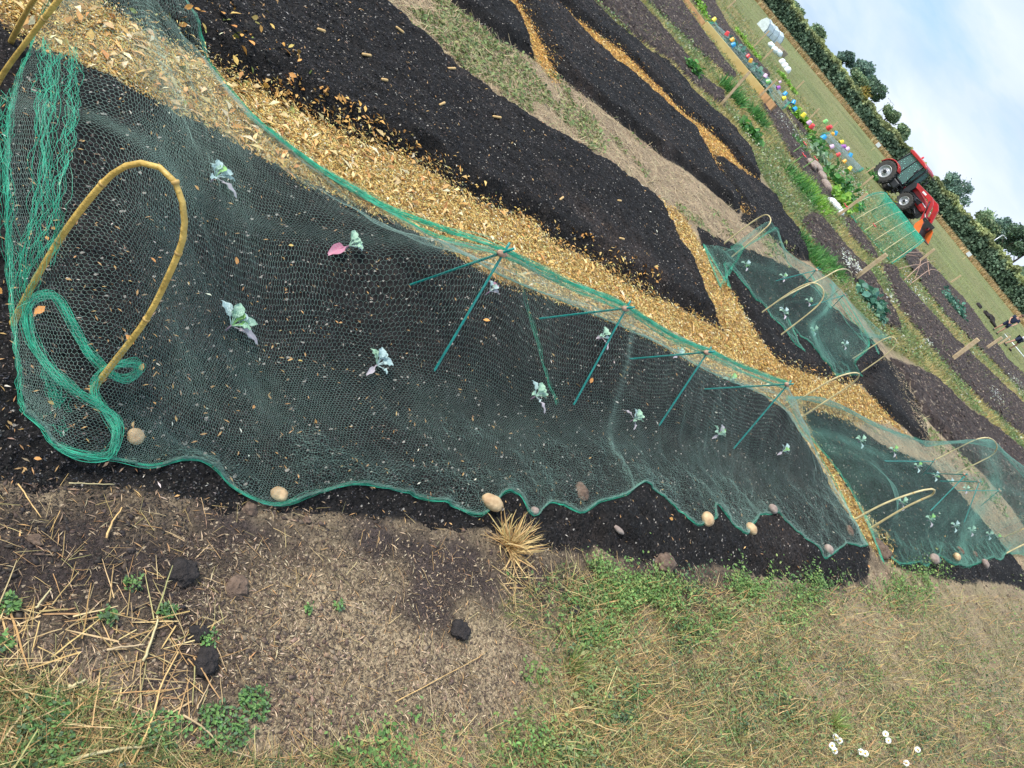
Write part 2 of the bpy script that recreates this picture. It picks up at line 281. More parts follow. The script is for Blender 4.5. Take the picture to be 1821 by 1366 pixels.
def groundcol(x,y):
    c=np.ones(x.shape+(3,))*C_TAN; n1=fbm(x,y,2.5,5,21); n2=fbm(x,y,9,4,31); n3=fbm(x,y,.35,4,41)
    c=c*(1+.5*n1+.5*n2)[...,None]
    def lay(key,col,wd,am,mx=1.,pat=None):
        nonlocal c
        s=sdb(W[key],x,y,wd+am*2+.2)+am*2.2*(n1+.8*n2); a=sm(s/wd+.5)*mx
        if pat is not None: a=a*pat
        c=c*(1-a[...,None])+np.asarray(col)*a[...,None]*(1+.6*n2+.4*n1)[...,None]
    lay('FIELD',(.21,.21,.085),1.,.5)
    s=sdb(W['FIELD'],x,y,400)
    fc=np.array((.165,.19,.065))[None]*(1+.8*n3)[...,None]; fy=np.array((.27,.235,.10))
    far=((y>90)|(s>0))&(y>20); 
    if far.any():
        e=np.clip(.5+1.8*fbm(x*.6,y*.15,.5,4,77),0,1)[...,None]; cc=fc*(1-.5*e)+fy*.5*e; c[far]=cc[far]
    lay('MID',(.17,.165,.065),.5,.3)
    m=sdb(W['MID'],x,y,2)>0; p=np.clip(.5+3*fbm(x,y,1.1,4,55),0,1)[...,None]
    c[m]=(np.array((.11,.15,.045))*(1-p)+np.array((.29,.23,.1))*p)[m]*(1+.6*n2[m])[...,None]
    lay('GRASSN',(.22,.18,.095),.5,.2,.85,np.clip(.5+3*n1,0.1,1))
    nb=np.clip(3*fbm(x,y,3.3,5,123)-.1,0,1)*(np.hypot(x,y)<6)*.9; c=c*(1-nb[...,None])+np.array((.13,.09,.06))*nb[...,None]
    lay('DARKN',C_BRN*.8,.25,.16,1.)
    lay('DRY2',(.34,.25,.155),.1,.05)
    lay('STRAW1',C_STR*.85,.03,.03); lay('STRAW3',C_STR,.04,.03); lay('STRAW4',C_STR,.04,.04)
    for k,co_ in (('PBR',C_BRN),('P1',C_BRN),('P2',C_BRN),('P3',C_BRN),('P4',C_BRN*.8),('P5',C_BRN*.7),('P6',C_BRN),('P7',C_BRN*.9),('P8',C_BRN*.8),('P9',C_BRN)): lay(k,co_,.1,.06)
    for k in ('PA','PA2','PB','PC1','PC2','PC3','PC4','PD','PE'): lay(k,C_BLK,.03,.03)
    return np.clip(c,.004,.9)
def axis(lo,hi,a,b,d,g):
    m=list(np.arange(a,b,d)); r=[];q=m[-1];st_=d
    while q<hi: st_*=g; q+=st_; r.append(q)
    l=[];q=m[0];st_=d
    while q>lo: st_*=g; q-=st_; l.append(q)
    return np.array(l[::-1]+m+r)
def gridmesh(name,xs,ys,zf,cf,mt,keep=None,**k):
    X,Y=np.meshgrid(xs,ys); nx,ny=len(xs),len(ys); Z=zf(X,Y)
    V=np.stack([X,Y,Z],-1).reshape(-1,3); C=cf(X,Y).reshape(-1,3)
    i=np.arange((nx-1)*(ny-1)); r=i//(nx-1); q=i%(nx-1); a=r*nx+q; Fq=np.stack([a,a+1,a+1+nx,a+nx],-1)
    if keep is not None:
        kk=keep(X,Y,Z).ravel(); Fq=Fq[kk[Fq].all(1)]; used=np.unique(Fq); mp_=np.zeros(len(V),int); mp_[used]=np.arange(len(used)); V=V[used];C=C[used];Fq=mp_[Fq]
    return big(name,V,Fq,mt,C,smooth=True,**k)
xs=axis(-500,500,-2.6,4.6,.014,1.035); ys=axis(-60,900,.35,5.,.014,1.012)
BLK=[('PA',.045),('PA2',.05),('PB',.09),('PC1',.08),('PC2',.09),('PC3',.09),('PC4',.08),('PD',.05),('PE',.06)]
BRNB=[('PBR',.09),('P1',.06),('P2',.06),('P3',.06),('P4',.06),('P5',.05),('P6',.07),('P7',.08),('P8',.06),('P9',.07)]
BH={}; EN=.085
def bed_fn(key,h):
    P=W[key]; 
    def f(x,y):
        s=sdb(P,x,y,.6)+.11*fbm(x,y,3,4,13)+EN*fbm(x,y,13,4,14); d=np.hypot(x,y)
        e=sm(s/.16)*h*(1+.5*fbm(x,y,1.5,3,5))-.03*sm(-s/.06)
        k=np.clip(s/.05,0,1)
        br=1.8 if key in dict(BRNB) else 1.
        return e+k*br*(.042*fbm(x,y,9,5,7)+.02*fbm(x,y,38,3,8)*np.clip(1.4-d/8,.15,1))+ (.0 if br==1 else k*.05*fbm(x,y,2.,3,88))
    return f
for k,h in BLK+BRNB: BH[k]=bed_fn(k,h)
def surf_z(x,y):
    z=gz(y)+micro(x,y)
    for k,h in BLK+BRNB: 
        e=BH[k](x,y); z=z+np.maximum(e,0)
    return z
def sink(x,y):
    z=gz(y)+micro(x,y)
    return z
g=gridmesh('ground',xs,ys,sink,groundcol,M_ground); tag(g,kind='structure')
BEDL={'PA':('long bed of black compost under the nearest green net','near netted bed'),'PA2':('black compost bed under the second net, beyond the narrow straw strip',''),
'PB':('wide uncovered black compost bed strewn with small wooden pegs',''),'PC1':('short pointed black compost bed at the top edge, left of the narrow straw strip',''),
'PC2':('long black compost bed between the dry grass path and the forked straw strip',''),'PC3':('thin black compost bed beyond the forked straw strip, beside the tan verge',''),
'PC4':('tapered black compost island lying inside the fork of the straw strip',''),'PD':('black compost bed under the far net with hoops, beside the dry grass path',''),
'PE':('small bare black compost bed beyond the orange straw tip','')}
BRL={'PBR':'broad brown clumpy bed at the right edge behind the second net','P1':'brown dug bed next to the thin tan verge of the black beds','P2':'brown dug bed just in front of the yellow plank','P3':'dark brown bed just behind the yellow plank','P4':'narrow dark bed running on from the brown end of the plank','P5':'small dark bed beside the bright green salad row','P6':'grey brown bed behind the clump of white flowers and the split stake','P7':'long ridged brown bed behind the thick lone stake','P8':'short dark bed in front of the green net tunnel','P9':'far brown bed planted with seedling rows beside the mown field'}
for k,h in BLK+BRNB:
    P=W[k]; dist=max(.4,np.hypot(P[:,0],P[:,1]).min()); blk=k in dict(BLK)
    step=min(.25,max(.010,dist*.0055)); m=.08
    x0=max(P[:,0].min()-m,-12 if dist<15 else -60); y1=P[:,1].max()+m
    bx=np.arange(x0,P[:,0].max()+m,step); by=np.arange(max(.2,P[:,1].min()-m),min(y1,60),step)
    if len(bx)*len(by)>900000: q=math.sqrt(len(bx)*len(by)/900000); bx=np.arange(bx[0],bx[-1],step*q); by=np.arange(by[0],by[-1],step*q)
    f=BH[k]
    zf=lambda x,y,f=f: sink(x,y)+f(x,y)
    def cf(x,y,blk=blk):
        n=fbm(x,y,5,4,61); base=(C_BLK if blk else C_BRN)*1.0
        b=np.clip(2.2*fbm(x,y,1.3,4,62)-.25,0,1)[...,None]
        return (base*(1-b)+np.array((.06,.042,.034))*(b if blk else b*1.6))*(1+.5*n)[...,None]
    kp=lambda x,y,z,P=P: sdb(P,x,y,.6)+.11*fbm(x,y,3,4,13)+EN*fbm(x,y,13,4,14)>-.05
    o=gridmesh('compost_bed' if blk else 'soil_bed',bx,by,zf,cf,M_comp if blk else M_brown,kp)
    tag(o,BEDL[k][0] if blk else BRL[k],'planting bed','black compost beds' if blk else 'brown soil beds')
# ------------------------------------------------------------------ scatter
def frame_rot(N,tilt,yaw=None):
    a=RNG.uniform(0,2*np.pi,N) if yaw is None else yaw; b=RNG.uniform(0,2*np.pi,N); t=tilt
    ca,sa=np.cos(a),np.sin(a); Rz=np.zeros((N,3,3)); Rz[:,0,0]=ca;Rz[:,0,1]=-sa;Rz[:,1,0]=sa;Rz[:,1,1]=ca;Rz[:,2,2]=1
    kx,ky=np.cos(b),np.sin(b); c_,s_=np.cos(t),np.sin(t); v=1-c_
    R=np.zeros((N,3,3)); R[:,0,0]=c_+kx*kx*v; R[:,0,1]=kx*ky*v; R[:,0,2]=ky*s_; R[:,1,0]=kx*ky*v; R[:,1,1]=c_+ky*ky*v; R[:,1,2]=-kx*s_; R[:,2,0]=-ky*s_; R[:,2,1]=kx*s_; R[:,2,2]=c_
    return R@Rz
def scat(P,tv,tf,sc,tilt,cols,yaw=None):
    N=len(P); R=frame_rot(N,tilt,yaw); tv=np.array(tv,float); sc=np.asarray(sc); 
    if sc.ndim==1: sc=sc[:,None]*np.ones(3)
    V=np.einsum('nij,nkj->nki',R,tv[None]*sc[:,None,:])+P[:,None,:]
    Fq=(np.array(tf)[None]+(np.arange(N)*len(tv))[:,None,None]).reshape(-1,len(tf[0]))
    return V.reshape(-1,3),Fq,np.repeat(cols,len(tv),0)
def join(parts):
    if len({p[1].shape[1] for p in parts})>1: parts=[(v,f if f.shape[1]==3 else np.concatenate([f[:,[0,1,2]],f[:,[0,2,3]]]),c) for v,f,c in parts]
    V=[];Fq=[];C=[];o=0
    for v,f,c in parts: V.append(v);Fq.append(f+o);C.append(c);o+=len(v)
    return np.concatenate(V),np.concatenate(Fq),np.concatenate(C)
CHIP=([(-.5,-.12,0),(-.05,-.26,.1),(.5,.08,0),(.05,.22,.06)],[(0,1,2,3)])
LUMP=([(-.5,0,0),(0,-.45,.02),(.5,.05,0),(0,.42,0),(.05,0,.4),(0,0,-.3)],[(0,1,4),(1,2,4),(2,3,4),(3,0,4),(1,0,5),(2,1,5),(3,2,5),(0,3,5)])
BLADE=([(-.03,0,0),(.03,0,0),(.028,.10,.45),(-.028,.10,.45),(.012,.32,.85),(-.012,.32,.85),(0.0,.5,1.),(-.004,.5,1.)],[(0,1,2,3),(3,2,4,5),(5,4,6,7)])
STALK=([(-.012,0,0),(.012,0,0),(.010,.33,.03),(-.012,.33,.03),(.012,.66,-.0),(-.008,.66,0),(.006,1,.02),(-.006,1,.02)],[(0,1,2,3),(3,2,4,5),(5,4,6,7)])
LEAF=([(0,0,0),(.22,.3,.08),(.26,.62,.06),(0,1,-.05),(-.26,.62,.06),(-.22,.3,.08),(0,.35,-.03),(0,.65,-.02)],[(0,1,6,5),(1,2,7,6),(6,7,4,5),(7,2,3,4)])
def inpx(poly,x,y):
    P=np.array(poly,float); ins=np.zeros(x.shape,bool); n=len(P)
    for i in range(n):
        x0,y0=P[i];x1,y1=P[(i+1)%n]; ins^=((y0>y)!=(y1>y))&(x<(x1-x0)*(y-y0)/((y1-y0) if y1!=y0 else 1e-12)+x0)
    return ins
def spx(poly,n,excl=(),lim=(-260,-160,2080,1520)):
    """n points spread over an outline (denser near the viewer), on the ground"""
    P=np.array(poly,float); x0,y0=np.maximum(P.min(0),lim[:2]); x1,y1=np.minimum(P.max(0),lim[2:]); out=np.zeros((0,2)); 
    for _ in range(60):
        q=RNG.uniform((x0,y0),(x1,y1),(int(n*1.5)+10,2)); k=inpx(poly,q[:,0],q[:,1])
        for e in excl: k&=~inpx(e,q[:,0],q[:,1])
        out=np.concatenate([out,q[k]]); 
        if len(out)>=n: break
    out=out[:n]; w_=G(out[:,0],out[:,1]); return w_
def onsurf(w_,lift=.0):
    w_=w_.copy(); w_[:,2]=surf_z(w_[:,0],w_[:,1])+lift; return w_
def pal(N,cols,wts,jit=.25):
    i=RNG.choice(len(cols),N,p=np.array(wts)/sum(wts)); c=np.array(cols)[i]; return np.clip(c*RNG.uniform(1-jit,1+jit,(N,1))*RNG.uniform(.93,1.07,(N,3)),0,1)
def U(a,b,n): return RNG.uniform(a,b,n)
def stuff(name,parts,mt,label=None):
    V,Fq,C=join(parts); return tag(big(name,V,Fq,mt,C),label,kind='stuff')
def dsc(w_,d0=3.,p=.6): return np.maximum(1,(np.hypot(w_[:,0],w_[:,1])/d0))**p
NET_PA=PA
# compost granules on the black beds; grey ones carry painted sheen in their colour
pp=[];pf=[]
for poly,n in ((PA,80000),(PA2,9000),(PB,52000),(PC1,2500),(PC2,8000),(PC3,5000),(PC4,3000),(PD,6000),(PE,1500)):
    w_=onsurf(spx(poly,n),-.001); d=dsc(w_,2.5,.7)
    pp.append(scat(w_,*LUMP,(U(.0025,.0085,len(w_))*d)[:,None]*np.stack([U(.8,1.9,len(w_)),U(.5,1,len(w_)),U(.5,1.1,len(w_))],-1),U(0,.7,len(w_)),pal(len(w_),[(.009,.009,.010),(.05,.049,.054),(.11,.095,.085),(.32,.28,.24)],[54,26,15,1.2])))
for key,poly,n in (('PA',PA,60000),('PA2',PA2,6000)):
    w_=spx(poly,n); w_[:,:2]+=RNG.normal(0,.10,(len(w_),2)); s=sd(W[key],w_[:,0],w_[:,1]); k=(s<.04)&(s>-.22)&(RNG.random(len(s))<np.exp(np.minimum(s,0)/.07)); w_=w_[k]; k=sdb(W['STRAW1'],w_[:,0],w_[:,1],.3)<0; w_=onsurf(w_[k],-.001); N=len(w_)
    pp.append(scat(w_,*LUMP,(U(.003,.011,N)*dsc(w_,2.5,.6))[:,None]*np.stack([U(.8,1.8,N),U(.5,1,N),U(.5,1,N)],-1),U(0,.8,N),pal(N,[(.012,.011,.010),(.03,.026,.023),(.07,.05,.04)],[5,4,2])))
for poly,n in ((PA,3800),(PB,3000),(PA2,500),(PD,500),(PC2,700),(PC3,400),(PC1,200),(PC4,200)):
    w_=spx(poly,n); k=fbm(w_[:,0],w_[:,1],4,3,66)>-.05; w_=onsurf(w_[k],-.004); N=len(w_); d=dsc(w_,2.5,.6)
    pp.append(scat(w_,*LUMP,(U(.008,.028,N)*d)[:,None]*np.stack([U(.8,1.4,N),U(.6,1,N),U(.4,.9,N)],-1),U(0,.8,N),pal(N,[(.012,.011,.010),(.022,.02,.018),(.06,.045,.035)],[5,4,1])))
stuff('compost_crumbs',pp,M_comb)
pp=[]
for poly,n in ((PA,2300),(PB,900),(PA2,250),(PD,250),(PC2,250),(PC3,120)):
    w_=onsurf(spx(poly,n),.003); d=dsc(w_,2.5,.5)
    pp.append(scat(w_,*CHIP,(U(.007,.02,len(w_))*d)[:,None]*np.stack([np.ones(len(w_)),U(.25,.8,len(w_)),np.ones(len(w_))],-1),U(0,.7,len(w_)),pal(len(w_),[(.5,.3,.12),(.4,.22,.09),(.65,.6,.5),(.25,.17,.11)],[4,2,1,4])))
stuff('loose_chips',pp,M_bits)
# straw and shredded leaf path
pp=[]
for poly,n in ((STRAW1,150000),(STRAW3,4500),(STRAW4,12000)):
    w_=spx(poly,n); j=np.where(np.hypot(w_[:,0],w_[:,1])<7,.035,.05); w_[:,0]+=RNG.normal(0,1,len(w_))*j; w_[:,1]+=RNG.normal(0,1,len(w_))*j; w_=onsurf(w_,.0); w_[:,2]+=U(.001,.016,len(w_)); d=dsc(w_,2.5,.6); N=len(w_)
    red=np.clip((fbm(w_[:,0],w_[:,1],1.1,3,90)+.5),0,1)
    c=pal(N,[(.7,.5,.18),(.72,.42,.11),(.56,.3,.07),(.4,.2,.06),(.62,.56,.18),(.8,.68,.42),(.2,.11,.05)],[30,22,18,9,7,7,8])
    if poly is STRAW1:
        c=c*np.array((.98,1.03,1.12)); q=np.clip(2.5*fbm(w_[:,0],w_[:,1],2.2,4,92),-.35,.6)[:,None]; c=c*(1-q*np.array((.2,.3,.45)))*np.array((.97,.97,.93)); m_=N//160; bw=w_[:m_].copy(); bw[:,2]+=.006; pp.append(scat(bw,*CHIP,np.stack([U(.03,.065,m_),U(.015,.05,m_),U(.05,.15,m_)],-1),U(0,.7,m_),pal(m_,[(.74,.52,.24),(.66,.4,.14),(.5,.25,.08),(.8,.68,.42)],[3,3,3,1])))
    else: c=c*np.array((1.03,.92,.74))
    half=N//2
    pp.append(scat(w_[:half],*CHIP,(U(.005,.0145,half)*d[:half])[:,None]*np.stack([np.ones(half),U(.4,1.2,half),U(.6,2,half)],-1),U(0,.9,half),c[:half]))
    pp.append(scat(w_[half:],*CHIP,(U(.009,.028,N-half)*d[half:])[:,None]*np.stack([np.ones(N-half),U(.1,.35,N-half),U(.6,2,N-half)],-1),U(0,.6,N-half),c[half:]))
stuff('straw_mulch',pp,M_bits)
for kk,hk in BRNB:
    pass
# a few curled leaves on the straw edges and on the net-bed
pp=[]
w_=onsurf(spx([(420,150),(600,238),(765,305),(985,434),(1158,525),(1158,500),(1061,450),(846,340),(677,240),(500,160)],420),.004); N=len(w_)
pp.append(scat(w_,*CHIP,np.stack([U(.015,.045,N),U(.01,.04,N),U(.03,.12,N)],-1),U(.2,1.2,N),pal(N,[(.6,.33,.09),(.5,.24,.06),(.66,.45,.16)],[3,2,2])))
w_=onsurf(spx([(0,0),(420,0),(560,200),(384,231),(215,140),(69,77)],260),.004); N=len(w_)
pp.append(scat(w_,*LEAF,U(.02,.05,N),U(.2,1.2,N),pal(N,[(.6,.28,.07),(.62,.42,.12),(.3,.34,.08)],[3,2,1])))
w_=onsurf(spx(PA,40),.012); N=len(w_)
pp.append(scat(w_,*LEAF,U(.012,.035,N),U(.2,.8,N),pal(N,[(.6,.28,.07),(.62,.42,.12)],[3,1])))
stuff('fallen_leaves',pp,M_bits)
# bare soil, near: bark shreds, twigs, crumbs
NEAR=[(-250,840),(200,870),(640,915),(880,945),(1080,985),(1400,1035),(1600,1010),(1850,1060),(2080,1300),(2080,1520),(-250,1520)]
w_=spx(NEAR,95000); N=len(w_); dk=sm(sdb(W['DARKN'],w_[:,0],w_[:,1],.4)/.2+.5+1.2*fbm(w_[:,0],w_[:,1],4,3,5)); w_=onsurf(w_,.0)
cA=pal(N,[(.03,.024,.02),(.06,.042,.032),(.11,.075,.05),(.3,.2,.12)],[40,35,18,3]); cB=pal(N,[(.38,.27,.17),(.28,.19,.12),(.15,.1,.065),(.05,.036,.03),(.58,.45,.3)],[24,22,22,22,8])
c=cA*dk[:,None]+cB*(1-dk[:,None]); keep=(RNG.random(N)<.35+.65*dk); w_,c=w_[keep],c[keep]; N=len(w_); h=N//2; d=dsc(w_,2,.6)
pp=[scat(w_[:h],*LUMP,(U(.002,.0065,h)*d[:h])[:,None]*np.stack([U(.8,2.2,h),U(.5,1,h),U(.5,1,h)],-1),U(0,.8,h),c[:h]),
    scat(w_[h:],*CHIP,(U(.004,.014,N-h)*d[h:])[:,None]*np.stack([np.ones(N-h),U(.15,.5,N-h),np.ones(N-h)],-1),U(0,.5,N-h),c[h:])]
w_=onsurf(spx(NEAR,6500),.003); N=len(w_); d=dsc(w_,2,.4)
pp.append(scat(w_,*CHIP,(U(.008,.03,N)*d)[:,None]*np.stack([np.ones(N),U(.06,.25,N),np.ones(N)],-1),U(0,.4,N),pal(N,[(.55,.42,.28),(.5,.3,.14),(.3,.2,.13)],[3,3,3])))
w_=onsurf(spx([(300,940),(1000,1010),(960,1120),(900,1290),(520,1340),(430,1250),(300,1150)],13000),.002); N=len(w_); pp.append(scat(w_,*CHIP,U(.005,.016,N)[:,None]*np.stack([np.ones(N),U(.2,.6,N),np.ones(N)],-1),U(0,.5,N),pal(N,[(.06,.042,.034),(.12,.08,.055),(.5,.38,.25)],[5,4,2])))
for n,a,b in ((20000,.004,.013),(2600,.01,.028)):
    w_=spx(NEAR,n); dk=sm(sdb(W['DARKN'],w_[:,0],w_[:,1],.5)/.3+.5+1.2*fbm(w_[:,0],w_[:,1],4,3,5)); k=fbm(w_[:,0],w_[:,1],5,3,44)>-.04; w_,dk=onsurf(w_[k],-.001),dk[k]; N=len(w_); cl=pal(N,[(.03,.023,.02),(.07,.05,.038)],[3,2])*dk[:,None]+pal(N,[(.3,.21,.14),(.2,.14,.095),(.1,.07,.05)],[3,3,2])*(1-dk[:,None])
    pp.append(scat(w_,*LUMP,(U(a,b,N)*dsc(w_,2,.5))[:,None]*np.stack([U(.8,1.4,N),U(.6,1,N),U(.4,.9,N)],-1),U(0,.9,N),cl))
stuff('soil_litter',pp,M_bits)
# dry stalks and grass, near
pp=[]
def stalks(poly,n,l0,l1,cols,wts,tilt=.25,tm=STALK,wid=1.,lift=.006,excl=()):
    w_=onsurf(spx(poly,n,excl),lift); N=len(w_); d=dsc(w_,2.5,.5); s=U(l0,l1,N)*d**.6
    return scat(w_,*tm,np.stack([s*wid*U(.6,1.5,N),s,s],-1),U(0,tilt,N),pal(N,cols,wts))
STC=[(.58,.42,.2),(.5,.33,.13),(.42,.25,.1),(.35,.3,.12)]
pp.append(stalks([(-200,1100),(250,1060),(420,1120),(330,1340),(200,1520),(-200,1520)],420,.03,.12,STC,[4,3,2,1],.35))
pp.append(stalks(GRASSN,19000,.02,.09,STC+[(.26,.27,.09)],[4,3,3,2,2],.4,wid=.7))
pp.append(stalks(NEAR,1500,.015,.06,STC,[4,3,2,1],.2,wid=.8))
pp.append(stalks([(880,940),(930,960),(945,1030),(900,1060)],90,.05,.12,STC,[4,3,1,0],.5))
RG=[(1000,1030),(1560,1050),(1850,1065),(2080,1300),(2080,1520),(900,1520),(1000,1200)]
pp.append(stalks(RG,1500,.003,.012,[(.08,.055,.04),(.05,.035,.028)],[1,1],.9,tm=([(-.5,-.4,0),(.4,-.5,.1),(.5,.4,0),(-.4,.5,.2)],[(0,1,2,3)]),wid=1.))  # dark flecks among the stalks: small shadows put in as colour
pp.append(stalks(RG,2300,.06,.16,[(.66,.5,.24),(.58,.42,.17),(.5,.42,.18)],[3,3,2],.35,wid=.55,lift=.012))
pp.append(stalks(RG,15000,.02,.07,[(.55,.4,.18),(.45,.3,.12),(.36,.34,.12),(.5,.28,.12)],[4,3,3,2],.9,tm=BLADE,wid=.55))
w_=np.stack([U(-2.5,7,60000),U(-1.,4.2,60000),np.zeros(60000)],-1); dx_=w_[:,1]*ct-(-EYE)*(-st)*-1; 
zc=w_[:,1]*ct+EYE*st; uu_=w_[:,0]/np.maximum(zc,.05)*FPX; vv_=(w_[:,1]*st-EYE*ct)/np.maximum(zc,.05)*FPX; ix_=910.5+uu_*cp+vv_*sp; iy_=683+uu_*sp-vv_*cp
k=(iy_>1500)|(zc<.2); k&=(w_[:,1]<4.2); w_=onsurf(w_[k][:22000],.004); N=len(w_); s=U(.03,.09,N); OUT=w_
pp.append(scat(w_,*BLADE,np.stack([s*.7,s,s],-1),U(0,.9,N),pal(N,[(.55,.4,.18),(.36,.34,.12),(.2,.27,.09),(.14,.2,.07)],[3,3,3,2])))
stuff('dry_stalks_and_shade',pp,M_bits)
GC=[(.13,.19,.06),(.18,.24,.08),(.26,.3,.1),(.1,.14,.07),(.32,.32,.13)]
pp=[]
w0=spx(GRASSN,22000); k=fbm(w0[:,0],w0[:,1],3.2,4,101)>-.06; w_=onsurf(w0[k],.0); N=len(w_); d=dsc(w_,2.5,.5); s=U(.015,.05,N)*d**.5
pp.append(scat(w_,*BLADE,np.stack([s*.9,s,s*.9],-1),U(0,.9,N),pal(N,GC,[3,3,2,2,2])))
def leaves(poly,n,thr,seed,s0,s1,cols,wts,f=4.):
    w0=spx(poly,n); k=(fbm(w0[:,0],w0[:,1],f,3,seed)+.35*fbm(w0[:,0],w0[:,1],f*.3,3,seed+5)>thr)&(RNG.random(len(w0))<np.clip(sd(poly_w(poly),w0[:,0],w0[:,1])/.55,.03,1)); w_=onsurf(w0[k],.0); N=len(w_); w_[:,2]+=U(.0,.03,N); d=dsc(w_,2.5,.5); s=U(s0,s1,N)*d**.6
    return scat(w_,*LEAF,s,U(0,1.1,N),pal(N,cols,wts))
GR2=[(960,1020),(1200,1030),(1400,1050),(1560,1045),(1620,1010),(1850,1065),(2080,1250),(2080,1520),(800,1520),(850,1300),(980,1180)]
pp.append(leaves(GRASSN,9000,.06,205,.005,.013,[(.10,.17,.06),(.15,.22,.09),(.11,.15,.10)],[4,3,3],6.))
pp.append(leaves(GR2,62000,.0,201,.005,.014,[(.11,.19,.06),(.16,.25,.09),(.26,.3,.12),(.10,.14,.08),(.25,.25,.14)],[3,3,3,3,3]))
for q in range(150):
    cx,cy=random.uniform(950,2000),random.uniform(1040,1450); n=random.randint(40,160); r=random.uniform(10,32); w_=onsurf(G(cx+RNG.normal(0,r,n),cy+RNG.normal(0,r*.8,n))); w_[:,2]+=U(0,.03,n); cc=random.choice([(.13,.24,.07),(.2,.3,.09),(.1,.17,.08),(.28,.34,.14)]); pp.append(scat(w_,*LEAF,U(.006,.02,n)*dsc(w_,2.5,.4),U(0,1.1,n),pal(n,[cc],[1])))
for (cx,cy,r,n) in ((1110,1060,75,1700),(1180,1060,60,900),(1050,1130,60,700),(1330,1040,50,1100),(1440,1050,50,900),(1640,1030,45,700),(1240,1120,60,600),(1590,1040,40,400),(1060,1010,35,300),(1400,1100,50,500),(700,1350,120,500),(940,1330,80,350)):
    n=int(n*1.7); w_=G(cx+RNG.normal(0,r*.48,n),cy+RNG.normal(0,r*.36,n)); w_=onsurf(w_[fbm(w_[:,0],w_[:,1],9,3,33)>-.12]); N=len(w_); w_[:,2]+=U(0,.04,N)*np.exp(-0*w_[:,0]); s=U(.006,.017,N)*dsc(w_,2.5,.4); pp.append(scat(w_,*LEAF,s,U(0,1.1,N),pal(N,[(.15,.28,.07),(.2,.34,.1),(.3,.38,.12),(.1,.18,.06)],[4,4,3,2])))
for (cx,cy,r,n) in ((15,1075,22,60),(0,1150,22,30),(190,1095,22,40),(295,1090,16,45),(235,1040,18,25),(370,1140,22,40),(545,1085,10,20),(600,1080,14,20),(390,1300,60,200),(450,1250,40,120),(270,1300,60,120),(80,1300,80,200),(60,1340,70,160)):
    P=[(cx+r*math.cos(t)*random.uniform(.6,1.2),cy+r*.8*math.sin(t)*random.uniform(.6,1.2)) for t in np.linspace(0,6.28,12)[:-1]]
    w_=onsurf(spx(P,int(n*2.2))); N=len(w_); w_[:,2]+=U(0,.02,N); s=U(.005,.013,N); pp.append(scat(w_,*LEAF,s,U(0,1.0,N),pal(N,[(.14,.28,.08),(.2,.34,.1),(.12,.2,.1)],[4,3,3])))
# sparse green along the dry paths
w0=spx(DRY2,16000); k=fbm(w0[:,0],w0[:,1],1.6,4,301)>.03; w_=onsurf(w0[k]); N=len(w_); s=U(.012,.03,N)*dsc(w_,3,.6); w_[:,2]+=U(0,.02,N)
pp.append(scat(w_,*LEAF,s,U(0,1.1,N),pal(N,[(.2,.26,.09),(.28,.3,.12),(.14,.2,.07)],[3,3,2])))
stuff('low_weeds',pp,M_leaf)
pp=[stalks(DRY2,16000,.03,.09,[(.55,.42,.24),(.45,.33,.2),(.62,.5,.3),(.3,.3,.13)],[4,3,2,1],.5,wid=1.1)]
w0=spx(DRY2,9000); w_=onsurf(w0); N=len(w_); pp.append(scat(w_,*LUMP,(U(.004,.01,N)*dsc(w_,2.5,.7)),U(0,.8,N),pal(N,[(.4,.3,.2),(.28,.2,.13),(.16,.12,.09)],[3,2,2])))
stuff('dry_grass',pp,M_bits)
# middle distance allotments: tufts of green and straw, kept off the dug beds
BRP=[P1,P2,P3,P4,P5,P6,P7,P8,P9,PBR]
pp=[]
w0=spx(MID,52000,BRP); N=len(w0); n=fbm(w0[:,0],w0[:,1],.9,4,55); w_=onsurf(w0); d=np.hypot(w_[:,0],w_[:,1]); s=U(.022,.06,N)*np.maximum(d/9,.8)**.7
cg=pal(N,[(.16,.24,.08),(.22,.3,.1),(.11,.17,.08),(.28,.33,.14)],[3,3,2,2]); cy=pal(N,[(.45,.38,.13),(.55,.45,.2),(.33,.32,.1),(.5,.3,.12)],[3,3,3,1]); e=sm(.5+5*n+RNG.normal(0,.35,N)*.6)[:,None]
pp.append(scat(w_,*BLADE,np.stack([s*2.4,s,s],-1),U(0,.9,N),cg*(1-e)+cy*e))
w0=spx(MID,22000,BRP); N=len(w0); n=fbm(w0[:,0],w0[:,1],.9,4,55); k=n<.05; w_=onsurf(w0[k]); N=len(w_); d=np.hypot(w_[:,0],w_[:,1]); s=U(.02,.045,N)*np.maximum(d/12,.7)**.6; w_[:,2]+=U(0,.09,N)*np.minimum(d/15,1.2)
pp.append(scat(w_,*LEAF,np.stack([s*1.5,s,s],-1),U(0,1.2,N),pal(N,[(.17,.27,.09),(.26,.36,.13),(.1,.17,.08),(.4,.42,.3),(.35,.3,.15)],[3,3,2,2,2])))
w0=spx(MID,9000); k=fbm(w0[:,0],w0[:,1],1.3,4,59)>-.02; w_=onsurf(w0[k]); N=len(w_); d=np.hypot(w_[:,0],w_[:,1]); s=U(.02,.05,N)*np.maximum(d/9,.8)**.7; pp.append(scat(w_,*BLADE,np.stack([s*2,s,s],-1),U(0,1.1,N),pal(N,[(.17,.22,.08),(.38,.33,.15),(.3,.22,.12),(.12,.17,.07)],[3,3,3,2])))
stuff('allotment_weeds',pp,M_leaf)
pp=[]
w0=spx(FIELD,9000); w_=onsurf(w0); N=len(w_); d=np.hypot(w_[:,0],w_[:,1]); s=U(.06,.12,N)*(d/40)**.5
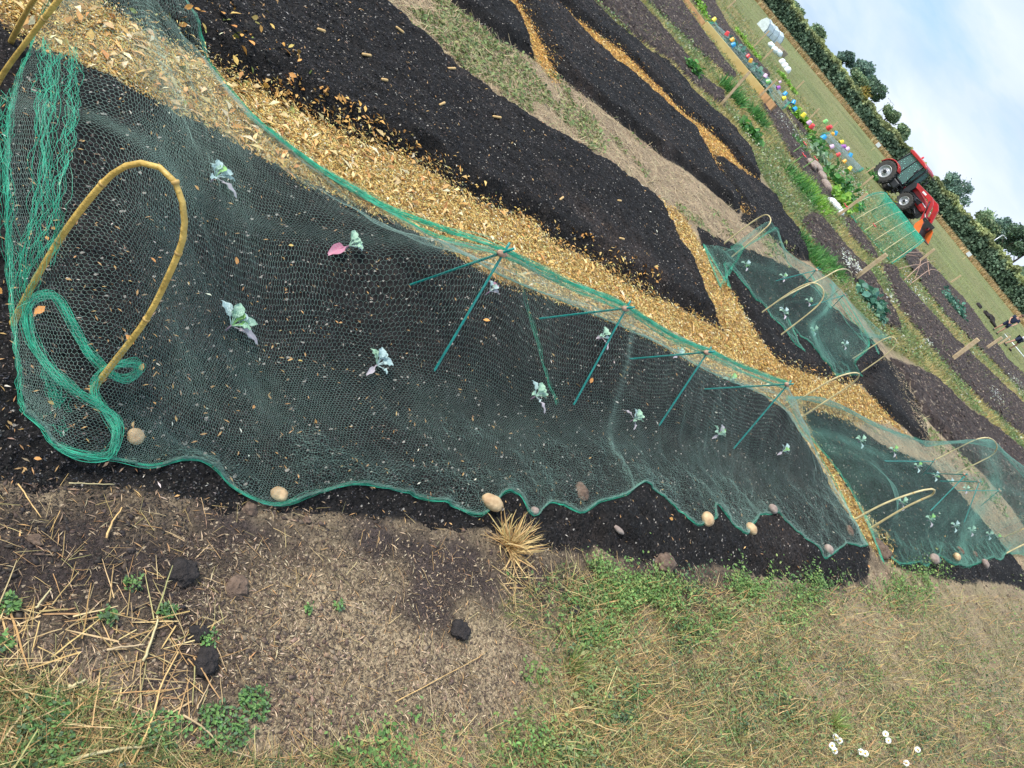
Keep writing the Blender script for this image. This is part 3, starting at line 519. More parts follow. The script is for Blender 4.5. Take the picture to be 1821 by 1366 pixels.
pp.append(scat(w_,*BLADE,np.stack([s*3,s,s],-1),U(0,.9,N),pal(N,[(.2,.24,.07),(.3,.3,.1),(.4,.34,.14),(.15,.2,.06)],[3,3,2,2])))
stuff('field_grass',pp,M_leaf)
pp=[]
for poly,n in ((PBR,5000),(P1,1800),(P2,1500),(P3,1200),(P4,900),(P5,300),(P6,1800),(P7,3000),(P8,400),(P9,2500)):
    w_=onsurf(spx(poly,n),-.004); N=len(w_); d=np.maximum(np.hypot(w_[:,0],w_[:,1])/9,.8)**.7; pp.append(scat(w_,*LUMP,(U(.012,.05,N)*d)[:,None]*np.stack([U(.8,1.6,N),U(.6,1,N),U(.4,.9,N)],-1),U(0,.7,N),pal(N,[(.06,.043,.036),(.1,.075,.06),(.16,.12,.095),(.3,.24,.17)],[5,5,2,.6])))
stuff('soil_lumps',pp,M_bits)
# flower patches
pp=[]
FL=[([(1470,312),(1492,308),(1512,335),(1528,358),(1518,378),(1496,350)],330,.45),([(1474,450),(1490,455),(1515,480),(1520,500),(1500,485)],120,.12),([(1780,668),(1798,672),(1821,700),(1850,745),(1812,712)],260,.3),([(1560,520),(1580,530),(1575,548)],25,.1),([(1632,600),(1652,615),(1648,622)],30,.1),([(1745,690),(1765,705),(1770,730),(1750,715)],50,.15),([(1365,200),(1395,215),(1440,270),(1425,285),(1390,250)],130,.2),([(1655,765),(1690,760),(1700,790)],0,.1),([(1600,480),(1640,540),(1630,550),(1590,500)],50,.2)]
for P,n,hh in FL:
    if not n: continue
    n=int(n*1.3)
    w_=onsurf(spx(P,n)); N=len(w_); w_[:,2]+=U(.3,1,N)*hh; pp.append(scat(w_,*LEAF,U(.03,.065,N),U(0,.8,N),pal(N,[(.66,.68,.62),(.55,.6,.42)],[3,2],.12)))
stuff('white_flowers',pp,M_leaf)
# ------------------------------------------------------------------ hoops and crossed rods
def smooth_path(P,n=28):
    P=np.array(P,float); d=np.r_[0,np.cumsum(np.linalg.norm(np.diff(P,axis=0),axis=1))]; Q=np.concatenate([[2*P[0]-P[1]],P,[2*P[-1]-P[-2]]]); out=[]
    for t in np.linspace(0,d[-1],n):
        i=min(max(np.searchsorted(d,t)-1,0),len(P)-2); u=(t-d[i])/(d[i+1]-d[i]); a,b,c,e=Q[i],Q[i+1],Q[i+2],Q[i+3]
        out.append(.5*(2*b+(c-a)*u+(2*a-5*b+4*c-e)*u*u+(3*b-a-3*c+e)*u**3))
    return np.array(out)
def hoop(px,label,r=.0065,m=None,nodes=3,sink_=.05,plane=None,pts3=None):
    m=m or M_cane
    A=G(*px[0]);B=G(*px[-1]); pa,pb=(A,B) if plane is None else (G(*plane[0]),G(*plane[1]))
    P=[VP(pa,pb,*q) for q in px] if pts3 is None else pts3; P=[P[0]-np.array([0,0,sink_])]+P[1:-1]+[P[-1]-np.array([0,0,sink_])] if True else P
    Q=smooth_path(P,40); root=empty('bamboo_hoop',(A+B)/2); tag(root,label,'hoop','bamboo hoops holding up the nets'); o=(A+B)/2
    mb=MB(); k=np.linspace(0,1,len(Q)); mb.tube(Q-o,r*(1.08-.22*np.sin(k*math.pi)+.05*np.sin(k*23)),8); mb.build('cane',m,root,True)
    mn=MB()
    for f in np.linspace(.12,.88,nodes+2) if nodes else []:
        mn=MB(); i=int(f*38)+1; t=Q[i+1]-Q[i]; t/=np.linalg.norm(t); mn.tube([Q[i]-o-t*r*.5,Q[i]-o-t*r*.15,Q[i]-o+t*r*.15,Q[i]-o+t*r*.5],[r*.98,r*1.1,r*1.1,r*.98],8); mn.build('cane_joint',M_node,root,True)
    return root
hoop([(12,598),(60,503),(110,420),(165,347),(205,306),(245,290),(288,300),(316,332),(328,385),(324,430),(300,490),(260,568),(200,648),(148,712)],'thick yellow bamboo hoop at the near corner of the closest net',.0073,nodes=5)
HP=[(-38,205),(0,140),(52,68),(104,0),(150,-70),(150,-120),(110,-120),(60,-8),(40,35),(19,72)]
A0,B0=G(-38,205),G(19,72)
hoop([(-38,205),(19,72)],'yellow bamboo hoop cut off by the top left corner of the photo',.0075,nodes=3,pts3=[G(*q) for q in [(-38,205,0),(0,140,.17),(52,68,.35),(104,0,.5),(150,-60,.6),(165,-95,.63),(140,-95,.62),(100,-50,.53),(60,0,.36),(38,38,.18),(19,72,0)]])
hoop([(1396,729),(1440,699),(1478,676),(1503,666),(1520,663),(1528,666),(1518,680),(1480,706),(1422,745)],'leaning bamboo hoop at the far start of the second net, on the straw',.0065,M_canep,2)
hoop([(1513,928),(1570,897),(1630,875),(1655,870),(1662,872),(1658,880),(1640,888),(1600,908),(1543,944)],'narrow pale bamboo hoop at the near start of the second net',.0075,M_canep,2)
hoop([(1661,819),(1700,799),(1738,781),(1762,780),(1773,793),(1766,808),(1745,820),(1700,842)],'wide pale bamboo hoop standing at the far end of the second net',.0075,M_canep,2)
hoop([(1785,955),(1821,940),(1868,915),(1892,915),(1896,932),(1870,945),(1821,968),(1779,990)],'pale bamboo hoop cut by the right edge of the photo',.0075,M_canep,2)
hoop([(1284,436),(1320,408),(1345,390),(1362,382),(1370,388),(1368,399),(1350,416),(1325,438),(1294,463)],'pale bamboo hoop at the left end of the far net',.0065,M_canep,2)
hoop([(1348,561),(1395,527),(1425,509),(1447,503),(1461,511),(1465,523),(1458,539),(1435,560),(1380,603)],'bamboo hoop in the middle of the far net, the nearer of the crossing pair',.0065,M_canep,2)
hoop([(1369,544),(1410,520),(1465,494),(1488,481),(1505,479),(1514,487),(1511,500),(1495,513),(1455,545)],'bamboo hoop crossing behind the middle hoop of the far net',.0065,M_canep,2)
hoop([(1508,643),(1545,620),(1575,602),(1588,600),(1594,607),(1588,619),(1570,635),(1527,666)],'slim bamboo hoop at the right end of the far net',.0065,M_canep,2)
def aframe(l1,l2,t,e1,e2,label,r=.0044):
    A,B=G(*l1),G(*l2); C=VP(A,B,*t); E1=C+(C-A)/np.linalg.norm(C-A)*e1; E2=C+(C-B)/np.linalg.norm(C-B)*e2; o=(A+B)/2; off=np.array([B[1]-A[1],A[0]-B[0],0]); off=off/np.linalg.norm(off)*r
    root=empty('crossed_rods',o); tag(root,label,'plant support','crossed green rods holding up the nets')
    for P0,P1,s in ((A,E1,1),(B,E2,-1)):
        mb=MB(); d=(P1-P0)/np.linalg.norm(P1-P0); q=P0-d*.06; L_=np.linalg.norm(P1-q); n=22; mb.tube([q-o+off*s*1.05+d*L_*k/n for k in range(n+1)],[r*(1+.12*(k%2)) for k in range(n+1)],7); mb.build('rod',M_rod,root,True)
    mb=MB(); mb.tube([C-o-off*5,C-o-off*2.4,C-o+off*2.4,C-o+off*5],[r*1.2,r*2.6,r*2.8,r*1.2],8); d=(E1-C)/np.linalg.norm(E1-C); mb.tube([C-o-d*.012,C-o+d*.012],r*2.2,8); mb.build('joint',M_clip,root,True)
AF=[((715,513),(758,681),(893,451),.06,.045,'pair of crossed dark green rods nearest the viewer'),
((946,569),(1010,736),(1112,549),.05,.04,'second pair of crossed green rods under the nearest net, beside a pale seedling'),
((1108,640),(1163,769),(1257,627),.045,.035,'third pair of crossed green rods along the nearest net'),
((1244,693),(1296,807),(1400,684),.04,.03,'fourth pair of crossed green rods, at the far end of the nearest net'),
((1551,819),(1638,851),(1661,820),.04,.03,'crossed green rods by the far wide hoop of the second net'),
((1640,842),(1645,917),(1716,845),.04,.03,'crossed green rods in the middle of the second net'),
((1665,856),(1710,940),(1741,857),.03,.03,'crossed green rods just right of the middle of the second net'),
((1700,872),(1745,900),(1778,872),.03,.03,'smallest crossed rods near the right edge of the second net'),
((1369,502),(1404,536),(1452,480),.04,.03,'dark crossed rods at the left of the far net'),
((1424,549),(1468,560),(1502,524),.04,.03,'dark crossed rods between the middle hoops of the far net')]
for a in AF: aframe(*a)
# ------------------------------------------------------------------ nets (real strands)
AX=np.array((.645,.764))
def line(pts,base=True):
    P=np.array([G(x,y,h) if not hasattr(x,'__len__') else x for x,y,h in pts]); s=P[:,:2]@AX; o=np.argsort(s,kind='stable'); return s[o],P[o]
def catm(vals,t):
    """vals (K,N,3) sampled at t (N) in 0..K-1"""
    K=len(vals); i=np.clip(np.floor(t).astype(int),0,K-2); u=(t-i)[:,None]; n=np.arange(len(t))
    a=vals[np.maximum(i-1,0),n];b=vals[i,n];c=vals[i+1,n];e=vals[np.minimum(i+2,K-1),n]
    return .5*(2*b+(c-a)*u+(2*a-5*b+4*c-e)*u*u+(3*b-a-3*c+e)*u**3)
def net(name,label,lines,cell=.015,r=.00055,wr=.012,hem=(.06,.08),folds=(),wrs=3.,cat='netting',group=None,hemcord=(0,-1),mt=None,root=None,endcord=True,sag=0.):
    LS=[line(l) for l in lines]; K=len(LS)
    for k_ in range(0,K):
        s_,P_=LS[k_]; q=np.linspace(s_[0],s_[-1],240 if k_ else 700); Q=np.stack([np.interp(q,s_,P_[:,j]) for j in range(3)],-1); w_=(7 if k_==0 else 9) if k_<K-1 else 4; ker=np.hanning(2*w_+3)[1:-1]; ker/=ker.sum(); Qp=np.concatenate([2*Q[:1]-Q[1:w_+1][::-1],Q,2*Q[-1:]-Q[-w_-1:-1][::-1]]); LS[k_]=(q,np.stack([np.convolve(Qp[:,j],ker,'valid') for j in range(3)],-1))
    lens=[np.linalg.norm(np.diff(P,axis=0),axis=1).sum() for s,P in LS]; Lu=max(lens); 
    nu=int(Lu/(cell*.5)); 
    def at(u,v):
        vals=np.zeros((K,len(u),3))
        for k,(s,P) in enumerate(LS):
            q=s[0]+u*(s[-1]-s[0])
            for c_ in range(3): vals[k,:,c_]=np.interp(q,s,P[:,c_])
        return catm(vals,v*(K-1))
    mid=at(np.full(60,.5),np.linspace(0,1,60)); Lv=np.linalg.norm(np.diff(mid,axis=0),axis=1).sum(); nv=int(Lv/(cell*.82))
    # fabric coordinate -> surface coordinate: gathered cloth at the hems and folds
    def warp(n,h0,h1,fl):
        dens=np.ones(2000); x=np.linspace(0,1,2000)
        dens+=h0*100*np.exp(-(x/.012)**2)+h1*100*np.exp(-((1-x)/.012)**2)
        dens*=np.exp(.9*fbm(x*9,x*0+h0*77,1,3,int(n)%97)*2)
        for (c_,wd,am) in fl: dens+=am*np.exp(-((x-c_)/wd)**2)
        cum=np.r_[0,np.cumsum(dens)]; cum/=cum[-1]; tot=dens.mean(); m=int(n*min(tot,2.2)); return np.interp(np.linspace(0,1,m+1),cum,np.linspace(0,1,2001)),m
    vf,nv=warp(nv,hem[0],hem[1],[f[1:] for f in folds if f[0]=='v']); uf,nu=warp(nu,0.03,0.03,[f[1:] for f in folds if f[0]=='u'])
    I,J=np.meshgrid(np.arange(nu+1),np.arange(nv+1),indexing='ij'); up=((I+J)%2==0)
    vj=J+np.where(up,.17,-.17); u=np.interp(I.ravel().astype(float),np.arange(nu+1),uf); v=np.interp(vj.ravel(),np.arange(nv+1),vf)
    # curved fabric lines
    b0=np.minimum(np.minimum(u,1-u),.1)*10; c0=np.minimum(np.minimum(v,1-v),.1)*10
    uu=np.clip(u+(.012*np.sin(v*3.1+u*14)+.02*fbm(u*9,v*3,1,2,15))*b0,0,1); v=np.clip(v+.09*fbm(u*7,v*2.5,1,3,16)*c0,0,1)
    P=at(uu,v); 
    a,b=u*Lu,v*Lv; amp=wr*np.minimum(1,np.minimum(v,1-v)*12+.25)
    P[:,2]+=amp*2*fbm(a,b,wrs,3,71)+amp*.9*fbm(a,b,wrs*4,2,72); P[:,0]+=amp*1.2*fbm(a,b,wrs*2.5,3,73)+RNG.normal(0,cell*.06,len(P)); P[:,1]+=amp*1.2*fbm(a,b,wrs*2.5,3,74)+RNG.normal(0,cell*.06,len(P))
    P[:,2]=np.maximum(P[:,2],surf_z(P[:,0],P[:,1])+.004+.012*RNG.random(len(P)))
    idx=(I*(nv+1)+J); e1=np.stack([idx[:-1,:].ravel(),idx[1:,:].ravel()],-1); k=up[:,:-1]; e2=np.stack([idx[:,:-1][k],idx[:,1:][k]],-1); E=np.concatenate([e1,e2])
    A_,B_=P[E[:,0]],P[E[:,1]]; t=B_-A_; t/=np.linalg.norm(t,axis=1)[:,None]+1e-9; x=np.cross(t,[.3,.2,.93]); x/=np.linalg.norm(x,axis=1)[:,None]+1e-9; y=np.cross(t,x)
    V=np.empty((len(E),6,3)); 
    for q in range(3):
        w_=2*math.pi*q/3+.5; o=r*(math.cos(w_)*x+math.sin(w_)*y); V[:,q]=A_+o; V[:,q+3]=B_+o
    f=np.array([(0,1,4,3),(1,2,5,4),(2,0,3,5)]); Fq=(f[None]+(np.arange(len(E))*6)[:,None,None]).reshape(-1,4)
    if root is None: root=empty(name,P.mean(0)*[1,1,0]); tag(root,label,cat,group)
    o=big('mesh',V.reshape(-1,3)-np.array(root.location),Fq,mt or M_net,None,root)
    # hems: a loose bundle of strands
    mb=MB(); cords=[]
    if 0 in hemcord: cords.append([(q,0.) for q in np.linspace(0,1,260)])
    if -1 in hemcord: cords.append([(q,1.) for q in np.linspace(0,1,260)])
    if endcord: cords+= [[(0.,q) for q in np.linspace(0,1,120)],[(1.,q) for q in np.linspace(0,1,120)]]
    loc=np.array(root.location)
    for ci,c_ in enumerate(cords):
        c_=np.array(c_); Q=at(c_[:,0],c_[:,1])
        for s_ in range(11):
            w_=np.linspace(0,14,len(Q)); off=np.stack([fbm(w_,w_*0+s_*3.3,1.6,3,s_),fbm(w_,w_*0+s_*5.1,1.6,3,s_+50),np.abs(fbm(w_,w_*0+s_*2.1,1.2,2,s_+90))],-1)*np.array([.028,.028,.022])*(cell/.015)
            q=Q+off; q[:,2]=np.maximum(q[:,2],surf_z(q[:,0],q[:,1])+.004); mb.tube(q-loc,r*random.uniform(1.1,2.2),4,caps=False)
    if cords: mb.build('hem',M_netd,root)
    return root
NA=[ # near ground edge, near body, middle, ridge, back, far ground edge
 [(38,742,.02),(60,760,.02),(100,800,.03),(150,818,.03),(205,815,.03),(225,822,.02),(262,834,.02),(300,824,.02),(335,813,.03),(370,830,.02),(410,865,.02),(450,890,.02),(490,903,.02),(560,880,.02),(630,859,.03),(700,873,.02),(780,893,.02),(852,918,.02),(872,908,.03),(893,873,.04),(915,886,.02),(945,928,.02),(972,893,.03),(1000,905,.02),(1023,923,.02),(1055,898,.02),(1100,888,.02),(1140,859,.03),(1180,890,.02),(1230,942,.02),(1258,886,.03),(1270,925,.02),(1320,957,.02),(1345,916,.03),(1378,914,.02),(1420,958,.02),(1460,998,.02),(1502,966,.03),(1522,975,.02),(1543,968,.02)],
 [(30,640,.06),(130,640,.3),(230,680,.14),(400,790,.06),(600,780,.06),(800,800,.06),(900,830,.06),(1100,810,.06),(1250,860,.05),(1400,890,.05),(1518,925,.04)],
 [(15,450,.12),(165,420,.5),(290,500,.3),(430,640,.1),(600,640,.1),(760,680,.1),(900,720,.1),(1030,735,.11),(1180,770,.11),(1310,812,.12),(1400,830,.1),(1490,868,.05)],
 [(18,200,.25),(205,215,.52),(300,300,.56),(420,390,.34),(600,430,.3),(760,455,.42),(893,449,.5),(1000,520,.42),(1112,547,.455),(1190,600,.41),(1257,625,.425),(1330,668,.42),(1400,682,.45),(1425,735,.3),(1450,800,.1)],
 [(60,70,.1),(150,50,.5),(250,110,.5),(400,230,.2),(560,330,.15),(700,415,.15),(893,476,.22),(1112,572,.22),(1257,650,.2),(1395,705,.2),(1425,770,.06)],
 [(60,40,.05),(110,-60,.4),(200,-40,.3),(250,-60,.03),(292,0,.02),(346,77,.02),(400,150,.02),(460,220,.02),(577,308,.02),(700,379,.02),(800,440,.02),(893,492,.02),(985,530,.02),(1085,572,.02),(1170,610,.02),(1258,660,.02),(1330,692,.02),(1388,716,.02),(1412,745,.02)]]
NET_G='green garden nets over the beds'
ra=net('garden_net','large green net draped over the nearest black bed, front edge pinned by stones',NA,.0125,.00023,.018,(.05,.08),(('v',.965,.03,2.5),('u',.46,.006,1.5),('u',.055,.02,1.5),('v',.60,.02,2.2),('v',.80,.02,1.2)),3.,group=NET_G)
# loose rolled end of that net by the thick hoop
mb=MB(); loc=np.array(ra.location)
def strands(pts,n,wd,r0,sd_):
    Q0=smooth_path([G(x,y,h) for x,y,h in pts],90)
    for k in range(n):
        w_=np.linspace(0,9,len(Q0)); off=np.stack([fbm(w_,w_*0+k*3.3,1.,3,k+sd_),fbm(w_,w_*0+k*5.1,1.,3,k+sd_+50),np.abs(fbm(w_,w_*0+k*2.1,1.,2,k+sd_+9))],-1)*wd; q=Q0+off; mb.tube(q-loc,r0*random.uniform(.7,1.3),4,caps=False)
strands([(38,740,.01),(90,788,.02),(140,812,.03),(190,812,.03),(208,780,.05),(203,745,.06),(165,718,.08),(110,682,.1),(60,620,.11),(45,565,.13),(62,530,.14),(95,528,.14),(120,565,.13),(150,620,.12),(182,655,.1),(215,676,.07),(240,668,.08),(243,650,.1),(205,650,.12),(175,668,.1),(165,700,.07),(185,735,.06),(205,770,.05),(200,810,.03)],30,.045,.00045,300)
strands([(70,740,.02),(105,770,.02),(100,720,.03),(95,700,.05),(80,660,.08)],18,.06,.0004,500)
for q in ([(80,80,.3),(75,200,.4),(62,350,.3),(30,520,.15)],[(10,170,.2),(6,300,.3),(18,450,.2),(30,560,.1)],[(98,100,.4),(82,260,.4),(72,420,.3),(40,560,.12)],[(130,90,.4),(110,300,.45),(85,470,.3)]): strands(q,12,.06,.00038,int(q[0][0]))
strands([(440,205,.03),(500,252,.03),(577,307,.04),(640,343,.08),(700,377,.18),(800,414,.4),(893,447,.5),(1000,500,.43),(1112,547,.455),(1190,596,.42),(1257,625,.425),(1330,658,.42),(1400,683,.44)],34,.055,.0006,700)
strands([(577,312,.03),(640,350,.05),(720,395,.12),(800,432,.3),(893,458,.44),(1000,508,.38),(1112,556,.40),(1190,604,.38),(1257,634,.38),(1330,668,.37),(1400,692,.38)],20,.05,.0005,760)
strands([(893,452,.48),(925,500,.3),(940,560,.16),(985,720,.07)],7,.05,.0003,820)
mb.build('rolled_end',M_netd,ra)
NB=[
 [(1556,970,.02),(1570,1000,.02),(1600,1004,.02),(1632,1000,.02),(1648,1008,.02),(1655,1000,.02),(1662,985,.03),(1667,1003,.02),(1690,1006,.02),(1712,1011,.02),(1735,1003,.02),(1760,993,.03),(1772,1000,.02),(1785,985,.03),(1815,985,.03),(1860,1010,.03),(1900,1040,.02)],
 [(1535,915,.04),(1580,945,.06),(1650,950,.08),(1720,960,.08),(1790,955,.1),(1850,965,.12),(1920,1000,.1)],
 [(1495,845,.05),(1560,870,.1),(1610,873,.28),(1650,868,.44),(1680,890,.25),(1740,905,.2),(1800,920,.3),(1880,915,.45),(1950,960,.25)],
 [(1430,765,.06),(1490,775,.1),(1560,800,.2),(1620,815,.28),(1661,818,.33),(1716,843,.36),(1741,856,.36),(1790,865,.38),(1850,890,.45),(1960,930,.3)],
 [(1400,712,.15),(1440,705,.2),(1500,722,.12),(1560,757,.15),(1620,785,.22),(1680,790,.35),(1730,783,.47),(1768,784,.51),(1800,815,.4),(1850,850,.4),(1950,900,.3)],
 [(1405,706,.02),(1450,715,.02),(1500,728,.02),(1560,762,.02),(1620,800,.02),(1665,790,.25),(1695,787,.3),(1740,790,.4),(1778,800,.4),(1821,850,.1),(1870,880,.05),(1960,925,.03)]]
net('garden_net','green net over the second bed, bunched and hanging on three pale hoops',NB,.026,.00023,.010,(.02,.04),(('u',.28,.02,2.),('v',.58,.03,2.),('v',.82,.03,1.5)),.9,group=NET_G,mt=M_net2)
ND=[
 [(1244,422,.02),(1256,448,.02),(1283,470,.02),(1280,510,.02),(1300,520,.02),(1330,526,.02),(1353,544,.03),(1386,554,.03),(1402,581,.03),(1406,612,.02),(1426,632,.02),(1471,655,.02),(1487,668,.03),(1505,665,.03),(1532,668,.02)],
 [(1262,428,.05),(1300,478,.1),(1350,505,.12),(1400,540,.15),(1430,570,.16),(1470,610,.12),(1520,645,.15)],
 [(1290,445,.06),(1320,440,.25),(1360,470,.25),(1405,490,.3),(1440,520,.35),(1470,550,.3),(1500,590,.2),(1545,610,.3)],
 [(1300,440,.06),(1368,386,.47),(1400,455,.3),(1452,480,.36),(1480,500,.38),(1502,524,.36),(1520,560,.2),(1560,600,.35),(1590,603,.42)],
 [(1310,450,.04),(1380,405,.35),(1400,468,.02),(1430,472,.02),(1458,478,.02),(1498,522,.02),(1480,555,.03),(1510,585,.03),(1545,622,.02),(1575,652,.03)]]
net('garden_net','green net over the far black bed, slumped between four pale hoops',ND,.028,.00029,.010,(.02,.03),(('u',.6,.02,4.),('v',.45,.03,1.)),.8,group=NET_G,mt=M_net2)
# tunnel cage further back
TU=[[(1500,372,.02),(1540,430,.02),(1578,462,.02),(1592,470,.02)],[(1508,368,.5),(1548,420,.5),(1585,458,.5),(1594,466,.5)],[(1528,366,.75),(1565,405,.75),(1600,445,.75)],[(1524,378,.45),(1560,418,.45),(1592,456,.45)],[(1520,384,.05),(1552,424,.05),(1584,462,.05)]]
TL=[]
for q in np.linspace(0,1,7):
    TL.append([((G(1500+85*f,372+98*f)*(1-q)+G(1548+58*f,380+70*f)*q)+np.array([0,0,.85*math.sin(q*math.pi)**.55+.02]),)*1+(0,0) for f in np.linspace(0,1,9)])
rt=net('garden_net','bright green net tunnel with a rounded top in front of the tractor',TL,.05,.0014,.03,(.02,.02),(('v',.75,.15,1.5),),1.,group=NET_G,mt=M_netd)
mb=MB()
for f in np.linspace(0.02,.98,6):
    a=G(1500+85*f,372+98*f); b=G(1548+58*f,380+70*f); mb.tube([a*(1-q)+b*q+np.array([0,0,.87*math.sin(q*math.pi)**.55]) -np.array(rt.location) for q in np.linspace(0,1,16)],.009,6)
mb.build('tunnel_hoops',M_canep,rt,True)
net('garden_net','low bluish net along the rows of blue green cabbages behind the yellow plank',[[(1256,40,.02),(1300,92,.02),(1345,140,.02),(1390,195,.02)],[(1262,42,.2),(1306,90,.22),(1352,136,.22),(1396,190,.22)],[(1273,42,.2),(1316,85,.22),(1362,132,.22),(1403,182,.22)],[(1275,52,.02),(1316,92,.02),(1362,138,.02),(1400,185,.02)]],.09,.0011,.03,(.02,.02),(),1.,group=NET_G,mt=mat('pale_net',(.35,.45,.43),.5,.1,5))
net('garden_net','low grey net over the rows of plants in front of the tractor wheel',[[(1460,240,.02),(1490,275,.02),(1520,308,.02)],[(1466,238,.4),(1496,270,.4),(1528,304,.4)],[(1478,240,.4),(1506,270,.4),(1535,300,.4)],[(1478,252,.02),(1502,280,.02),(1528,306,.02)]],.1,.0018,.04,(.02,.02),(),1.,group=NET_G,mt=bpy.data.materials['pale_net'])
# ------------------------------------------------------------------ seedlings
M_sg=mat('seedling_green',(.44,.62,.46),.5,.15,70,.5,120,col2=(.26,.46,.3)); M_sb=mat('seedling_blue',(.5,.63,.6),.5,.12,70,.5,120,col2=(.33,.47,.47)); M_sp=mat('seedling_purple',(.46,.4,.43),.5,.15,40); M_spk=mat('seedling_pink',(.55,.24,.32),.5,.2,40,col2=(.45,.15,.22)); M_sn=mat('seedling_new',(.25,.5,.12),.5,.15,40); M_stem=mat('seedling_stem',(.35,.22,.3),.5,.2,40)
def leaf_mb(L_,Wd,az,el,curl,stem,n=7):
    """spoon shaped leaf on a stalk, base at origin"""
    mb=MB(); d=np.array((math.cos(az)*math.cos(el),math.sin(az)*math.cos(el),math.sin(el))); s=np.array((-math.sin(az),math.cos(az),0)); up=np.cross(d,s)*-1
    if up[2]<0: up=-up
    C=[]; 
    for k in range(n+1):
        t=k/n; C.append(d*(stem+t*L_)+np.array((0,0,-curl*L_*t*t)))
    prof=[.12,.55,.85,1.,.98,.8,.45,.08]; V=[]
    for k,c in enumerate(C):
        w_=prof[k]*Wd/2; 
        for q in (-1,-.5,0,.5,1): V.append(c+s*w_*q+up*(abs(q)**1.5*w_*.45+.004*math.sin(k*2.1+q*2)*(abs(q))))
    mb.add(V,[(k*5+j,k*5+j+1,k*5+j+6,k*5+j+5) for k in range(n) for j in range(4)])
    V2=[v-up*.0012 for v in V]; mb.add(V2,[(k*5+j+5,k*5+j+6,k*5+j+1,k*5+j) for k in range(n) for j in range(4)])
    mb.tube([(0,0,0),tuple(d*stem*.6),tuple(d*(stem+L_*.25)),tuple(C[n-2]*1-up*.0008)],[.002,.0017,.0013,.0006],5)
    return mb
def seedling(px,label,leaves,hh=.03,sc=1.):
    sc*=1.08; leaves=list(leaves)
    for q_ in range(4 if px[0]<1400 else 1): leaves.append((random.uniform(-24,30),random.uniform(-28,16),random.uniform(.022,.042),random.uniform(.4,.6),random.choice([M_sg,M_sb,M_sg,M_sn]),random.uniform(.5,1.3)))
    b=G(*px); b[2]=float(surf_z(b[:1],b[1:2])[0]); root=empty('seedling',b); tag(root,label,'seedling','young cabbage seedlings planted in the netted beds')
    mb=MB(); mb.tube([(0,0,-.01),(.002,.001,hh*.5),(.004,0,hh)],[.0028,.0024,.002],6); mb.build('stem',M_stem,root,True)
    for i,(tx,ty,L_,wr_,m,el) in enumerate(leaves):
        # the leaf's heading is read from where its tip lies on the ground plan
        p=G(*px)[:2]; q=G(px[0]+tx,px[1]+ty)[:2]; az=math.atan2(q[1]-p[1],q[0]-p[0]); o=leaf_mb(L_*sc,L_*sc*wr_*1.1,az,el*.72,.42,.022*sc).build('leaf',m,root,True); o.location=(0.004,0,hh*.9)
    return root
g_,b_,p_,k_,n_=M_sg,M_sb,M_sp,M_spk,M_sn
seedling((362,342),'bluish seedling with five narrow leaves beside the top bend of the thick hoop',[(0,-30,.05,.45,b_,.9),(14,-32,.05,.42,p_,.7),(28,-22,.04,.5,n_,.9),(45,-8,.058,.42,b_,.5),(45,4,.055,.3,b_,.3),(42,28,.06,.3,p_,.1)])
seedling((600,458),'seedling with pale green leaves and one fallen pink leaf',[(4,-30,.055,.45,g_,1.1),(20,-22,.045,.7,g_,.8),(32,-12,.05,.6,g_,.6),(28,4,.045,.55,b_,.5),(-50,12,.07,.5,k_,.0)])
seedling((385,608),'large spread seedling with green and mauve leaves below the thick hoop',[(-18,-34,.06,.45,b_,.7),(10,-48,.06,.45,g_,1.2),(22,-25,.04,.6,n_,1.),(34,-22,.045,.6,b_,.7),(60,-8,.07,.4,g_,.35),(52,22,.065,.4,p_,.05)])
seedling((648,668),'small upright blue grey seedling in front of the first crossed rods',[(-2,-28,.05,.5,b_,1.2),(12,-28,.045,.5,b_,1.),(34,-10,.055,.35,b_,.4),(-8,8,.04,.4,p_,.2),(20,-5,.04,.5,b_,.7)])
seedling((848,538),'tiny pink leaf seedling touching the first green rod',[(10,-14,.045,.6,k_,.8),(-6,-16,.035,.5,k_,.9),(12,2,.04,.7,p_,.3)])
seedling((928,722),'broad green seedling left of the second crossed rods',[(-10,-22,.05,.5,b_,.8),(2,-32,.055,.5,g_,1.2),(14,-22,.05,.65,g_,.9),(30,-12,.06,.6,g_,.5),(28,0,.05,.5,g_,.35),(16,20,.05,.35,p_,.1)])
seedling((1050,615),'pale round leaved seedling beside the second crossed rods',[(-4,-26,.05,.6,g_,1.1),(20,-24,.055,.55,g_,.8),(-12,2,.035,.5,p_,.3),(8,14,.045,.4,p_,.2),(26,6,.05,.5,b_,.3)])
seedling((1186,645),'seedling with two green leaves under the ridge by the third rods',[(8,-22,.055,.5,g_,1.1),(24,4,.045,.6,g_,.4),(-4,2,.035,.4,p_,.3)],sc=1.05)
seedling((1288,682),'bright green seedling under the ridge by the fourth rods',[(10,-26,.065,.4,n_,1.1),(28,0,.065,.4,g_,.3),(-16,-6,.05,.4,g_,.4)],sc=1.05)
seedling((1108,758),'rounded green seedling between the second and third rods',[(6,-26,.05,.5,g_,1.),(22,-16,.055,.65,g_,.7),(26,2,.055,.5,g_,.3),(-8,-8,.04,.35,p_,.3),(2,14,.035,.3,p_,.1)])
seedling((1262,782),'mauve and green seedling below the third rods',[(-2,-24,.055,.35,p_,1.),(12,-24,.05,.4,n_,.9),(26,0,.055,.4,g_,.3),(-10,6,.04,.3,p_,.1)],sc=1.1)
seedling((1370,815),'silvery seedling near the right end of the nearest net',[(2,-24,.055,.4,b_,1.1),(20,-12,.06,.45,b_,.5),(24,0,.055,.45,b_,.2),(-6,4,.04,.3,p_,.1)],sc=1.1)
